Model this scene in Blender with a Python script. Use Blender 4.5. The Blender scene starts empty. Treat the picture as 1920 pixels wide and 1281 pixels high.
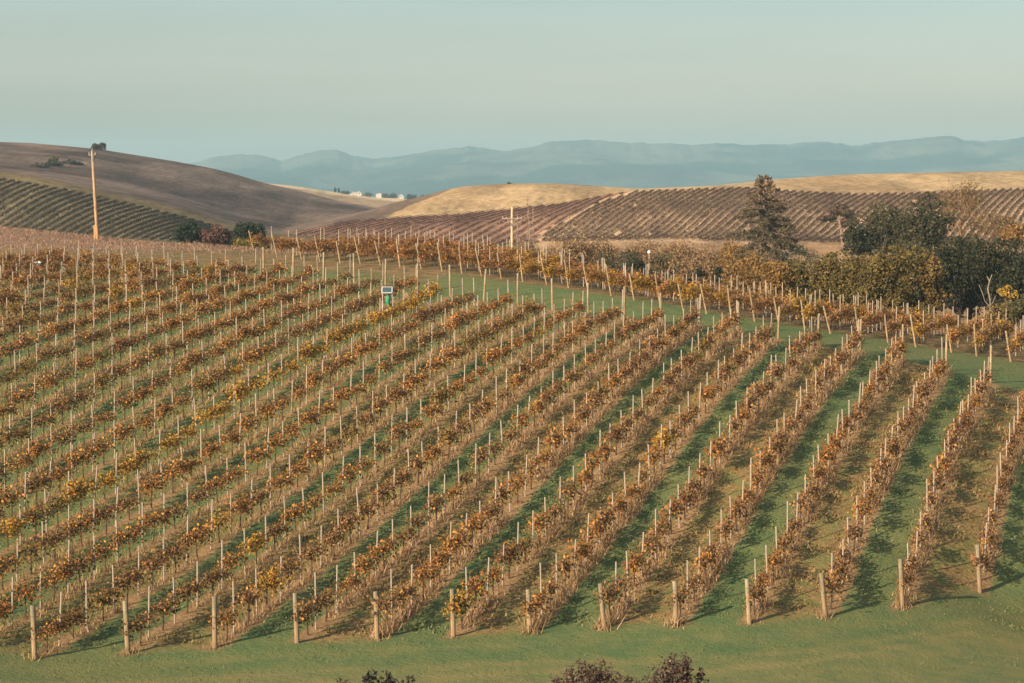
import bpy, math, random
import numpy as np
from math import radians, sin, cos, pi

random.seed(7)
rng = np.random.default_rng(11)
scene = bpy.context.scene
COL = scene.collection

# ------------------------------------------------------------------ camera model
F = 4533.0; CX, CY = 960.0, 640.5; VH = 370.0
PITCH = math.atan((CY - VH) / F); CP, SP = cos(PITCH), sin(PITCH)

def ray(u, v):
    x = (u - CX) / F; w = (CY - v) / F
    return np.array([x, CP + w * SP, -SP + w * CP])

def at_depth(u, v, y):
    r = ray(u, v); return r * (y / r[1])

def project(x, y, z):
    d = y * CP - z * SP
    return CX + F * x / d, CY - F * (y * SP + z * CP) / d

# ------------------------------------------------------------------ vineyard rows
TH = math.atan((2250 - 960) / F); ST, CT = sin(TH), cos(TH)
SPACE = 2.34; OFF = -3.35 * SPACE        # row i lies on  b = OFF - i*SPACE
STEP = 2.1                               # stake spacing along a row

def ab(x, y): return x * ST + y * CT, x * CT - y * ST
def xy(a, b): return a * ST + b * CT, a * CT - b * ST
def row_b(i): return OFF - i * SPACE

NEAR_UV = [(1837,1145),(1692,1155),(1548,1160),(1405,1168),(1268,1172),(1133,1180),(993,1187),(850,1193),(707,1198),(557,1205),(403,1213),(240,1228),(65,1240)]
FAR_UV = {1:(1870,700),2:(1772,690),3:(1690,680),4:(1600,668),5:(1527,655),6:(1450,642),7:(1375,628),8:(1304,617),9:(1237,609),10:(1168,601),11:(1102,592),12:(1040,580),15:(855,553)}
TOPS = {1:[(1692,1047),(1703,1010),(1715,973),(1740,882),(1760,853),(1773,818),(1789,768),(1808,742),(1826,707),(1850,673)],
        2:[(1576,1007),(1602,943),(1631,882),(1655,830),(1677,787),(1701,752),(1720,718),(1737,685)],
        3:[(1429,1037),(1465,975),(1497,913),(1526,855),(1553,811),(1581,765),(1602,728),(1625,697),(1648,667)],
        4:[(1299,1035),(1342,973),(1381,913),(1412,857),(1444,807),(1475,763),(1503,727),(1528,692),(1553,663)],
        5:[(1288,887),(1323,832),(1358,783),(1391,740),(1420,703),(1448,668),(1477,642)]}
LEFT = [(15,300,872),(15,560,705),(15,0,1037),(18,0,863),(18,117,802),(18,233,727),(19,0,806),(20,0,742),(30,0,500)]

def on_row(i, u, v, h):
    r = ray(u, v); k = row_b(i) / (r[0] * CT - r[1] * ST); q = r * k
    return (q[0], q[1], q[2] - h)

ctrl = []
for i, (u, v) in enumerate(NEAR_UV): ctrl.append(on_row(i, u, v, 0))
for i, (u, v) in FAR_UV.items(): ctrl.append(on_row(i, u, v, 0))
for i, L in TOPS.items():
    for u, v in L: ctrl.append(on_row(i, u, v, 1.75))
for i, u, v in LEFT: ctrl.append(on_row(i, u, v, 0))
FARFRONT = [(1025,532,150),(1146,553,144.5),(1281,580,140),(1460,612,136.5),(1610,634,134.5),(1717,652,133.5),(1831,668,133),(1895,677,132.5),(2050,705,132)]
for u, v, d in FARFRONT: ctrl.append(tuple(at_depth(u, v, d)))
for u, v, d in [(860,512,155),(745,500,158),(620,494,163),(500,478,182),(430,460,205),(430,468,190),(183,460,194),(183,444,222),(0,466,188),(0,434,240),(-250,420,250),(-200,485,175),(300,460,206),
                (620,475,185),(745,476,182),(860,482,178),(1025,505,172),(1200,560,160),(-250,700,118),(-250,1000,95),(-200,1230,75),
                (2150,1140,93),(2300,900,110),(2200,730,128)]:
    ctrl.append(tuple(at_depth(u, v, d)))
for x, y, z in [(30,160,-9.2),(22,155,-8.3),(14,160,-7.6),(40,150,-9.6),(30,180,-11.2),(15,185,-9.6),(0,200,-7.6),(-12,205,-6.2),(40,215,-13),(10,225,-12),(-20,240,-8.5),(-50,265,-6.5),(-60,300,-11),(0,280,-14),(50,280,-15),
                (-16,74,-15.0),(0,76,-15.25),(16,79,-15.8),(30,82,-16.2),(-30,66,-14.9),(0,66,-15.2),(18,66,-15.5),(-18,66,-15.1),(0,45,-10.8),(-20,45,-10.8),(20,45,-11),(0,22,-6.6),(0,0,-2.1),(-25,0,-2.1),(25,0,-2.1),(0,-30,-1.5),(60,60,-15),(-60,60,-13),(70,130,-11)]:
    ctrl.append((x, y, z))
ctrl = np.array(ctrl)

def tps_fit(P, lam):
    X = P[:, :2] / 40.0; n = len(X)
    d2 = ((X[:, None] - X[None]) ** 2).sum(-1)
    K = 0.5 * d2 * np.log(d2 + 1e-12)
    A = np.zeros((n + 3, n + 3)); A[:n, :n] = K + lam * np.eye(n)
    A[:n, n] = 1; A[:n, n + 1:] = X; A[n, :n] = 1; A[n + 1:, :n] = X.T
    rhs = np.zeros(n + 3); rhs[:n] = P[:, 2]
    return X, np.linalg.solve(A, rhs)
TX, TW = tps_fit(ctrl, 0.012)

def smooth(e0, e1, x):
    t = np.clip((x - e0) / (e1 - e0), 0, 1); return t * t * (3 - 2 * t)

def H(x, y):
    x = np.atleast_1d(np.asarray(x, float)); y = np.atleast_1d(np.asarray(y, float))
    sh = x.shape; x = x.ravel(); y = y.ravel(); out = np.empty_like(x)
    for s in range(0, len(x), 20000):
        q = np.stack([x[s:s + 20000], y[s:s + 20000]], -1) / 40.0
        d2 = ((q[:, None] - TX[None]) ** 2).sum(-1)
        out[s:s + 20000] = (0.5 * d2 * np.log(d2 + 1e-12)) @ TW[:-3] + TW[-3] + q @ TW[-2:]
    m = smooth(75, 130, np.abs(x)) ; m = np.maximum(m, smooth(255, 300, y)); m = np.maximum(m, smooth(-20, -60, y))
    return (np.clip(out, -17.4, 2) * (1 - m) + (-17.6) * m).reshape(sh)

def hz(x, y): return float(H(x, y)[0])

def ground_hit(u, v, y0=70.0, y1=240.0):
    ys = np.arange(y0, y1, 0.25); r = ray(u, v); xs = r[0] / r[1] * ys; zs = r[2] / r[1] * ys
    g = H(xs, ys) - zs; k = int(np.argmax(g > 0)) if (g > 0).any() else len(ys) - 1
    return xs[k], ys[k], zs[k]

# ------------------------------------------------------------------ noise
def _hash(ix, iy, seed):
    n = (ix.astype(np.int64) * 374761393 + iy.astype(np.int64) * 668265263 + seed * 1274126177) & 0xffffffff
    n = ((n ^ (n >> 13)) * 1274126177) & 0xffffffff
    return ((n ^ (n >> 16)) & 0xffff) / 65535.0
def vnoise(x, y, seed=0):
    ix = np.floor(x); iy = np.floor(y); fx = x - ix; fy = y - iy
    fx = fx * fx * (3 - 2 * fx); fy = fy * fy * (3 - 2 * fy)
    a = _hash(ix, iy, seed); b = _hash(ix + 1, iy, seed); c = _hash(ix, iy + 1, seed); d = _hash(ix + 1, iy + 1, seed)
    return (a * (1 - fx) + b * fx) * (1 - fy) + (c * (1 - fx) + d * fx) * fy
def fbm(x, y, seed=0, o=4):
    s = 0; am = .5; t = 0
    for k in range(o):
        s = s + am * vnoise(x * 2 ** k, y * 2 ** k, seed + k * 17); t += am; am *= .5
    return s / t

# ------------------------------------------------------------------ mesh helpers
class MB:
    """collects geometry with a per-vertex tint for ONE mesh"""
    def __init__(s): s.V = []; s.Q = []; s.T = []; s.C = []; s.n = 0
    def add(s, V, Q=None, T=None, C=(1, 1, 1)):
        V = np.asarray(V, float).reshape(-1, 3)
        if Q is not None and len(Q): s.Q.append(np.asarray(Q, np.int64).reshape(-1, 4) + s.n)
        if T is not None and len(T): s.T.append(np.asarray(T, np.int64).reshape(-1, 3) + s.n)
        C = np.asarray(C, float)
        s.C.append(np.broadcast_to(C, (len(V), 3)) if C.ndim == 1 else C)
        s.V.append(V); s.n += len(V); return s
    def mesh(s, name, mat, smooth_=False):
        me = bpy.data.meshes.new(name)
        if s.n:
            V = np.concatenate(s.V).astype(np.float32); Cc = np.concatenate(s.C)
            Q = np.concatenate(s.Q) if s.Q else np.zeros((0, 4), np.int64)
            T = np.concatenate(s.T) if s.T else np.zeros((0, 3), np.int64)
            me.vertices.add(len(V)); me.vertices.foreach_set('co', V.ravel())
            li = np.concatenate([Q.ravel(), T.ravel()]).astype(np.int32)
            me.loops.add(len(li)); me.loops.foreach_set('vertex_index', li)
            st = np.concatenate([np.arange(len(Q)) * 4, len(Q) * 4 + np.arange(len(T)) * 3]).astype(np.int32)
            me.polygons.add(len(st)); me.polygons.foreach_set('loop_start', st)
            me.polygons.foreach_set('use_smooth', np.full(len(st), smooth_, bool))
            at = me.attributes.new('tint', 'FLOAT_COLOR', 'POINT')
            at.data.foreach_set('color', np.concatenate([Cc, np.ones((len(Cc), 1))], 1).astype(np.float32).ravel())
            me.update(calc_edges=True)
        if mat: me.materials.append(mat)
        return me
    def obj(s, name, mat, parent=None, loc=None, smooth_=False):
        o = bpy.data.objects.new(name, s.mesh(name, mat, smooth_)); COL.objects.link(o)
        if parent is not None: o.parent = parent
        if loc is not None: o.location = loc
        return o

def tag(o, label=None, cat=None, group=None, kind=None):
    if label: o['label'] = label
    if cat: o['category'] = cat
    if group: o['group'] = group
    if kind: o['kind'] = kind
    return o
def thing(name, loc, label, cat, group=None, rz=0.0):
    o = bpy.data.objects.new(name, None); COL.objects.link(o); o.location = loc; o.rotation_euler = (0, 0, rz)
    o.empty_display_size = 0.2
    return tag(o, label, cat, group)

def tube(mb, pts, rad, n=6, C=(1, 1, 1), cap=True):
    pts = np.asarray(pts, float); rad = np.broadcast_to(np.asarray(rad, float), (len(pts),))
    tg = np.gradient(pts, axis=0); tg /= np.linalg.norm(tg, axis=1)[:, None] + 1e-9
    ref = np.array([0, 0, 1.0]) if abs(tg[0][2]) < .8 else np.array([1.0, 0, 0])
    A = np.cross(tg, ref); A /= np.linalg.norm(A, axis=1)[:, None] + 1e-9; B = np.cross(tg, A)
    an = np.arange(n) / n * 2 * pi
    V = pts[:, None] + rad[:, None, None] * (A[:, None] * np.cos(an)[None, :, None] + B[:, None] * np.sin(an)[None, :, None])
    k = np.arange(len(pts) - 1)[:, None] * n + np.arange(n)[None]
    k2 = np.arange(len(pts) - 1)[:, None] * n + (np.arange(n)[None] + 1) % n
    Q = np.stack([k, k2, k2 + n, k + n], -1).reshape(-1, 4)
    V = V.reshape(-1, 3); T = None
    if cap:
        V = np.concatenate([V, pts[-1:]]); e = (len(pts) - 1) * n; m = len(V) - 1
        T = [[e + j, e + (j + 1) % n, m] for j in range(n)]
    if np.ndim(C) == 2:
        Cc = np.repeat(np.asarray(C, float), n, 0)
        if cap: Cc = np.concatenate([Cc, Cc[-1:]])
        C = Cc
    return mb.add(V, Q, T, C)

def box(mb, c, s, C=(1, 1, 1), rot=None):
    V = np.array([[x, y, z] for z in (-.5, .5) for y in (-.5, .5) for x in (-.5, .5)]) * np.asarray(s, float)
    if rot is not None: V = V @ np.asarray(rot).T
    V = V + np.asarray(c, float)
    return mb.add(V, [[0, 2, 3, 1], [4, 5, 7, 6], [0, 1, 5, 4], [1, 3, 7, 5], [3, 2, 6, 7], [2, 0, 4, 6]], None, C)

def leaves(mb, P, size, C, nrm=None, bias=0.0, aspect=1.0, flat=0.0):
    """one folded four-point leaf per point"""
    n = len(P)
    if n == 0: return
    d = rng.normal(size=(n, 3)); d /= np.linalg.norm(d, axis=1)[:, None]
    if nrm is not None: d = d * (1 - bias) + nrm * bias
    d[:, 2] += flat * np.abs(rng.normal(size=n)); d /= np.linalg.norm(d, axis=1)[:, None] + 1e-9
    r = rng.normal(size=(n, 3)); a = np.cross(d, r); a /= np.linalg.norm(a, axis=1)[:, None] + 1e-9
    b = np.cross(d, a); s = np.broadcast_to(np.asarray(size, float), (n,))[:, None] * .5
    fold = d * s * .35
    V = np.stack([P - a * s * aspect, P + b * s * .75 + fold, P + a * s * aspect, P - b * s * .75 + fold], 1)
    mb.add(V.reshape(-1, 3), np.arange(n * 4).reshape(-1, 4), None, np.repeat(C, 4, 0))

def blades(mb, P, h, w, C, lean=.35):
    """one triangular grass blade per point"""
    n = len(P); an = rng.uniform(0, 2 * pi, n); t = np.stack([np.cos(an), np.sin(an), np.zeros(n)], -1)
    ln = rng.normal(size=(n, 3)) * lean; ln[:, 2] = 1; h = np.broadcast_to(h, (n,))[:, None]; w = np.broadcast_to(w, (n,))[:, None]
    V = np.stack([P - t * w / 2 - [0, 0, .03], P + t * w / 2 - [0, 0, .03], P + ln * h], 1)
    mb.add(V.reshape(-1, 3), None, np.arange(n * 3).reshape(-1, 3), np.repeat(C, 3, 0))

def pal(cols, n, jit=.18):
    c = np.asarray(cols, float)[rng.integers(0, len(cols), n)]
    return np.clip(c * (1 + jit * rng.normal(size=(n, 1))) * (1 + .06 * rng.normal(size=(n, 3))), .004, .9)

# ------------------------------------------------------------------ materials
class NT:
    def __init__(s, name):
        s.m = bpy.data.materials.new(name); s.m.use_nodes = True; s.t = s.m.node_tree; s.t.nodes.clear()
        s.out = s.n('ShaderNodeOutputMaterial')
    def n(s, typ, **kw):
        x = s.t.nodes.new(typ)
        for k, v in kw.items(): setattr(x, k, v)
        return x
    def l(s, a, b): s.t.links.new(a, b)
    def inp(s, sock, v):
        if isinstance(v, bpy.types.NodeSocket): s.l(v, sock)
        elif v is not None:
            if hasattr(sock, 'default_value') and not isinstance(v, (int, float)) and len(v) == 3 and sock.type == 'RGBA': v = (*v, 1)
            sock.default_value = v
    def math(s, op, a, b=None, c=None, clamp=False):
        x = s.n('ShaderNodeMath', operation=op, use_clamp=clamp)
        for k, v in enumerate((a, b, c)):
            if v is not None: s.inp(x.inputs[k], v)
        return x.outputs[0]
    def mix(s, f, a, b, mode='MIX'):
        x = s.n('ShaderNodeMix', data_type='RGBA', blend_type=mode)
        s.inp(x.inputs[0], f); s.inp(x.inputs[6], a); s.inp(x.inputs[7], b); return x.outputs[2]
    def noise(s, scale, detail=4, rough=.55, vec=None, dist=0):
        x = s.n('ShaderNodeTexNoise'); x.inputs['Scale'].default_value = scale; x.inputs['Detail'].default_value = detail
        x.inputs['Roughness'].default_value = rough; x.inputs['Distortion'].default_value = dist
        if vec is not None: s.l(vec, x.inputs['Vector'])
        return x.outputs['Fac']
    def ramp(s, f, lo, hi):
        x = s.n('ShaderNodeMapRange', interpolation_type='SMOOTHSTEP'); s.inp(x.inputs[0], f)
        x.inputs[1].default_value = lo; x.inputs[2].default_value = hi; return x.outputs[0]
    def attr(s, name): return s.n('ShaderNodeAttribute', attribute_name=name)
    def finish(s, col, rough=.8, spec=.2, bump=None, bs=.4, bd=.05, metal=0.0):
        p = s.n('ShaderNodeBsdfPrincipled'); s.inp(p.inputs['Base Color'], col); s.inp(p.inputs['Roughness'], rough)
        p.inputs['Specular IOR Level'].default_value = spec; p.inputs['Metallic'].default_value = metal
        if bump is not None:
            b = s.n('ShaderNodeBump'); b.inputs['Strength'].default_value = bs; b.inputs['Distance'].default_value = bd
            s.l(bump, b.inputs['Height']); s.l(b.outputs[0], p.inputs['Normal'])
        s.l(p.outputs[0], s.out.inputs[0]); return s.m

def leaf_mat(name, trans=.22, rough=.6):
    t = NT(name); c = t.attr('tint').outputs['Color']
    p = t.n('ShaderNodeBsdfPrincipled'); t.l(c, p.inputs['Base Color']); p.inputs['Roughness'].default_value = rough
    p.inputs['Specular IOR Level'].default_value = .12
    tr = t.n('ShaderNodeBsdfTranslucent'); t.l(c, tr.inputs[0]); mx = t.n('ShaderNodeMixShader'); mx.inputs[0].default_value = trans
    t.l(p.outputs[0], mx.inputs[1]); t.l(tr.outputs[0], mx.inputs[2]); t.l(mx.outputs[0], t.out.inputs[0]); return t.m
def tint_mat(name, scale=8.0, amt=.35, rough=.85, bs=.3, bd=.02, spec=.15, stretch=None):
    t = NT(name); c = t.attr('tint').outputs['Color']; v = None
    tc = t.n('ShaderNodeTexCoord'); v = tc.outputs['Object']
    if stretch:
        mp = t.n('ShaderNodeMapping'); mp.inputs['Scale'].default_value = stretch; t.l(v, mp.inputs[0]); v = mp.outputs[0]
    nz = t.noise(scale, 5, .6, v); f = t.ramp(nz, .3, .7)
    dark = t.mix(1.0, c, (1 - amt, 1 - amt, 1 - amt), 'MULTIPLY'); lite = t.mix(1.0, c, (1 + amt * .6,) * 3, 'MULTIPLY')
    return t.finish(t.mix(f, dark, lite), rough, spec, nz, bs, bd)

M_LEAF = leaf_mat('autumn_leaf'); M_BLADE = leaf_mat('grass_blade', .25, .7)
M_BARK = tint_mat('bark', 9, .45, .9, .5, .02, stretch=(1, 1, .25))
M_POST = tint_mat('weathered_post', 14, .35, .85, .4, .01, stretch=(1, 1, .12))
M_STAKE = tint_mat('stake_metal', 10, .2, .6, .1, .004, .3, stretch=(1, 1, .3))
M_PAINT = tint_mat('painted_plain', 6, .12, .6, .1, .005, .3)

def hill_mat(name, s1=.09, s2=.35, amt=.52, bd=.6, st=(1, .14, 1)):
    t = NT(name); c = t.attr('tint').outputs['Color']; g = t.n('ShaderNodeNewGeometry').outputs['Position']
    mp = t.n('ShaderNodeMapping'); mp.inputs['Scale'].default_value = st; t.l(g, mp.inputs[0])
    a = t.noise(s1, 8, .68, mp.outputs[0], .4); mb_ = t.n('ShaderNodeMapping'); mb_.inputs['Scale'].default_value = (1, .3, 1); t.l(g, mb_.inputs[0]); b = t.noise(s2 * 1.8, 7, .72, mb_.outputs[0])
    f = t.ramp(t.math('ADD', t.math('MULTIPLY', a, .5), t.math('MULTIPLY', b, .5)), .34, .66)
    return t.finish(t.mix(f, t.mix(1, c, (1 - amt,) * 3, 'MULTIPLY'), t.mix(1, c, (1 + amt * .7,) * 3, 'MULTIPLY')), .95, .05, b, .5, bd)
M_HILL = hill_mat('dry_hillside'); M_MOUNT = hill_mat('far_mountain', .004, .01, .6, 25, (1, .3, 1))

# ------------------------------------------------------------------ ground of the near hill
def g_field(xs, ys):
    X, Y = np.meshgrid(xs, ys); x = X.ravel(); y = Y.ravel(); return x, y, H(x, y)

b_near = np.array([row_b(i) for i in range(13)]); a_near = []
for i, (u, v) in enumerate(NEAR_UV):
    q = on_row(i, u, v, 0); a_near.append(ab(q[0], q[1])[0])
a_near = np.array(a_near)
fb, fa = [], []
for i, (u, v) in FAR_UV.items():
    q = on_row(i, u, v, 0); fa.append(ab(q[0], q[1])[0]); fb.append(q[0] * CT - q[1] * ST)
pn = np.polyfit(b_near[1:], a_near[1:], 1); pf = np.polyfit(fb, fa, 1)
def a0_of(i):
    if 0 <= i <= 12: return a_near[i]
    return float(np.polyval(pn, row_b(i)))
def a1_of(i): return float(np.polyval(pf, row_b(i)))
# front line of the block beyond the headland
ff = [ab(*at_depth(u, v, d)[:2]) for u, v, d in FARFRONT] + [ab(*at_depth(u, v, d)[:2]) for u, v, d in [(860,512,155),(745,500,158),(620,494,163)]]
pfar = np.polyfit([q[1] for q in ff], [q[0] for q in ff], 2)
def a2_of(b): return np.polyval(pfar, b)

xs = np.concatenate([np.arange(-140, -48, 4), np.arange(-48, 48, .4), np.arange(48, 141, 4)])
ys = np.concatenate([np.arange(-65, 60, 4), np.arange(60, 74, 1), np.arange(74, 172, .4), np.arange(172, 306, 2)])
gx, gy, gz = g_field(xs, ys)
ga, gb = ab(gx, gy)
gi = (OFF - gb) / SPACE
an0 = np.where(gi > 12, np.polyval(pn, gb), np.interp(-gb, -b_near, a_near)); an1 = np.polyval(pf, gb)
wob = (fbm(gx * .7, gy * .7, 3) - .5) * 1.6
blk = smooth(-.6, .5, ga - an0 + wob) * smooth(.9, -.3, ga - an1 + wob)
far = smooth(-.2, 1.2, ga - np.polyval(pfar, gb) + wob)
far = np.where(gb < -46, smooth(-1, 4, ga - an1 - 3 + wob), far)
fu, fv = project(gx, gy, gz)
fld = smooth(178, 196, gy + (fbm(gx * .1, gy * .1, 9) - .5) * 14) * smooth(2, -14, gx)
lft = smooth(9, 17, gi)
dn = an0 - ga; near = np.clip(.5 * smooth(3.0, 5.5, dn) + .5 * np.exp(-((dn - 4.2) / .35) ** 2) + .45 * np.exp(-((dn - 5.9) / .35) ** 2) + .35 * np.exp(-((dn - 1.6) / .5) ** 2), 0, 1)
gz = gz + (fbm(gx * 1.3, gy * 1.3, 21) - .5) * .16 * blk
ny, nx = len(ys), len(xs)
k = (np.arange(ny - 1)[:, None] * nx + np.arange(nx - 1)[None]).ravel()
GQ = np.stack([k, k + 1, k + 1 + nx, k + nx], -1)

def ground_mat():
    t = NT('vineyard_ground'); P = t.n('ShaderNodeNewGeometry').outputs['Position']
    d = t.n('ShaderNodeVectorMath', operation='DOT_PRODUCT'); t.l(P, d.inputs[0]); d.inputs[1].default_value = (CT, -ST, 0)
    n1 = t.noise(.9, 5, .6, P); n2 = t.noise(5, 5, .65, P); n3 = t.noise(.12, 3, .5, P); n4 = t.noise(22, 3, .6, P)
    i_ = t.math('DIVIDE', t.math('SUBTRACT', OFF, d.outputs['Value']), SPACE)
    iw = t.math('ADD', i_, t.math('MULTIPLY', t.math('SUBTRACT', n1, .5), .22))
    fr = t.math('FRACT', iw); dist = t.math('MINIMUM', fr, t.math('SUBTRACT', 1.0, fr))
    lf0 = t.attr('lft').outputs['Fac']; dry = t.ramp(t.math('ADD', dist, t.math('MULTIPLY', lf0, .075)), .20, .10)
    fl = t.math('FLOOR', iw); odd = t.math('ABSOLUTE', t.math('MODULO', fl, 2.0))
    at = t.attr('mask'); sp = t.n('ShaderNodeSeparateColor'); t.l(at.outputs['Color'], sp.inputs[0])
    blk_, far_, fld_ = sp.outputs; lft_ = t.attr('lft').outputs['Fac']; nea = t.attr('nea').outputs['Fac']
    g = t.mix(t.ramp(n1, .3, .7), (.088, .142, .06), (.15, .172, .068))
    g = t.mix(t.math('MULTIPLY', t.ramp(n3, .4, .65), .5), g, (.18, .168, .07))
    g = t.mix(t.math('MULTIPLY', t.ramp(n4, .35, .75), .45), g, (.09, .11, .045))
    br = t.mix(t.ramp(n2, .32, .68), (.15, .105, .045), (.30, .205, .09)); br = t.mix(t.ramp(n1, .45, .62), br, (.17, .16, .06))
    dr = t.mix(t.ramp(n2, .3, .7), (.20, .125, .06), (.34, .22, .115))
    ev = t.math('SUBTRACT', 1.0, odd)
    evl = t.math('MULTIPLY', ev, t.math('SUBTRACT', 1.0, t.math('MULTIPLY', lft_, .92)))
    al = t.mix(evl, g, br); al = t.mix(t.math('MULTIPLY', lft_, t.math('MULTIPLY', t.ramp(n1, .45, .7), .3)), al, (.22, .165, .07))
    vin = t.mix(dry, al, dr)
    fi = t.mix(t.ramp(n2, .3, .7), (.24, .145, .095), (.36, .225, .15)); fi = t.mix(t.ramp(n1, .4, .7), fi, (.18, .115, .08))
    fb_ = t.mix(t.ramp(n1, .35, .65), dr, (.12, .10, .042))
    hd = t.mix(t.math('MULTIPLY', nea, t.ramp(n1, .05, .75)), g, (.235, .195, .082))
    c = t.mix(blk_, hd, vin); c = t.mix(far_, c, fb_); c = t.mix(fld_, c, fi)
    bm = t.math('ADD', t.math('MULTIPLY', n2, 1.0), t.math('MULTIPLY', n4, .35))
    return t.finish(c, .95, .05, bm, .7, .10)
g = MB(); g.add(np.stack([gx, gy, gz], -1), GQ)
go = g.obj('vineyard_ground', ground_mat(), smooth_=True); tag(go, kind='structure')
a_ = go.data.attributes.new('mask', 'FLOAT_COLOR', 'POINT')
a_.data.foreach_set('color', np.stack([blk, far, fld, np.ones_like(blk)], -1).astype(np.float32).ravel())
for nm, arr in (('lft', lft), ('nea', near)):
    a_ = go.data.attributes.new(nm, 'FLOAT', 'POINT'); a_.data.foreach_set('value', arr.astype(np.float32))

# valley floor reaching the horizon
p = MB(); vx = np.linspace(-4400, 4400, 45); vy = np.concatenate([np.linspace(-900, 300, 13), np.linspace(420, 9800, 48)])
X, Y = np.meshgrid(vx, vy); x = X.ravel(); y = Y.ravel(); kk = (np.arange(len(vy) - 1)[:, None] * len(vx) + np.arange(len(vx) - 1)[None]).ravel()
cc = np.array([.17, .135, .07]) * (0.7 + .6 * fbm(x * .004, y * .004, 5))[:, None]
p.add(np.stack([x, y, np.full_like(x, -18.2)], -1), np.stack([kk, kk + 1, kk + 1 + len(vx), kk + len(vx)], -1), None, cc)
tag(p.obj('valley_floor', M_HILL), kind='structure')

# ------------------------------------------------------------------ hills built on (bearing, depth) rings
def poly_u(pts, U, sm=12):
    pts = np.array(pts, float); v = np.interp(U, pts[:, 0], pts[:, 1]); 
    if sm:
        du = U[1] - U[0]; w = int(max(1, sm / du)); kx = np.exp(-.5 * (np.arange(-3 * w, 3 * w + 1) / w) ** 2); kx /= kx.sum()
        v = np.convolve(np.pad(v, 3 * w, mode='edge'), kx, 'valid')
    return v
def pchip(X, Yv, q):
    h = np.diff(X); dl = np.diff(Yv, axis=0) / h[:, None]; m = np.zeros_like(Yv)
    m[0] = dl[0]; m[-1] = dl[-1]
    for j in range(1, len(X) - 1):
        s = dl[j - 1] * dl[j] > 0; w1 = 2 * h[j] + h[j - 1]; w2 = h[j] + 2 * h[j - 1]
        m[j] = np.where(s, (w1 + w2) / (w1 / np.where(s, dl[j - 1], 1) + w2 / np.where(s, dl[j], 1)), 0)
    ix = np.clip(np.searchsorted(X, q, 'right') - 1, 0, len(X) - 2); t = ((q - X[ix]) / h[ix])[:, None]; hh = h[ix][:, None]
    return (2*t**3-3*t**2+1)*Yv[ix] + (t**3-2*t**2+t)*hh*m[ix] + (-2*t**3+3*t**2)*Yv[ix+1] + (t**3-t**2)*hh*m[ix+1]

class Hill:
    def __init__(s, U, rings, ND, rough=0.0, rs=.05, seed=1, back=None, crest=None, sm=12):
        s.U = U; s.Dk = np.array([r[0] for r in rings], float); Z = []
        for D, spec in rings:
            if isinstance(spec, (int, float)): Z.append(np.full(len(U), float(spec)))
            else:
                v = poly_u(spec, U, sm); w = (CY - v) / F; Z.append((-SP + w * CP) / (CP + w * SP) * D)
        s.Z = np.array(Z); w = (CY - 390) / F; s.K = (U - CX) / F / (CP + w * SP)
        s.D = np.unique(np.concatenate([np.linspace(s.Dk[j], s.Dk[j + 1], ND[j] + 1) for j in range(len(ND))]))
        s.G = pchip(s.Dk, s.Z, s.D)
        xx = s.K[None] * s.D[:, None]; yy = np.broadcast_to(s.D[:, None], xx.shape)
        if rough: s.G = s.G + (fbm(xx * rs, yy * rs * .6, seed, 5) - .5) * 2 * rough * smooth(s.Dk[0], s.Dk[1], s.D)[:, None]
        s.X = xx; s.Y = yy
    def z(s, x, y):
        kx = np.clip(np.interp(x / y, s.K, np.arange(len(s.K))), 0, len(s.K) - 1.001); dy = np.clip(np.interp(y, s.D, np.arange(len(s.D))), 0, len(s.D) - 1.001)
        i = kx.astype(int); j = dy.astype(int); fx = kx - i; fy = dy - j; G = s.G
        return (G[j, i]*(1-fx)+G[j, i+1]*fx)*(1-fy) + (G[j+1, i]*(1-fx)+G[j+1, i+1]*fx)*fy
    def hit(s, u, v, d0, d1):
        D = np.linspace(d0, d1, 400); r = ray(u, v); x = r[0] / r[1] * D; z = s.z(x, D); _, vv = project(x, D, z)
        kx = int(np.argmin(np.abs(vv - v))); return x[kx], D[kx]
    def build(s, name, colf, mat):
        n, m = s.X.shape; kk = (np.arange(n - 1)[:, None] * m + np.arange(m - 1)[None]).ravel(); mb = MB()
        x = s.X.ravel(); y = s.Y.ravel(); z = s.G.ravel(); u, v = project(x, y, z)
        mb.add(np.stack([x, y, z], -1), np.stack([kk, kk + 1, kk + 1 + m, kk + m], -1), None, colf(x, y, u, v))
        return tag(mb.obj(name, mat, smooth_=True), kind='structure')

def inpoly(u, v, P):
    P = np.array(P, float); c = np.zeros(len(u), bool); j = len(P) - 1
    for i in range(len(P)):
        xi, yi = P[i]; xj, yj = P[j]
        c ^= ((yi > v) != (yj > v)) & (u < (xj - xi) * (v - yi) / (yj - yi + 1e-12) + xi); j = i
    return c
def lerp(c0, c1, t): return np.asarray(c0)[None] * (1 - t[:, None]) + np.asarray(c1)[None] * t[:, None]

U1 = np.arange(-700, 2621, 7.0)
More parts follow.
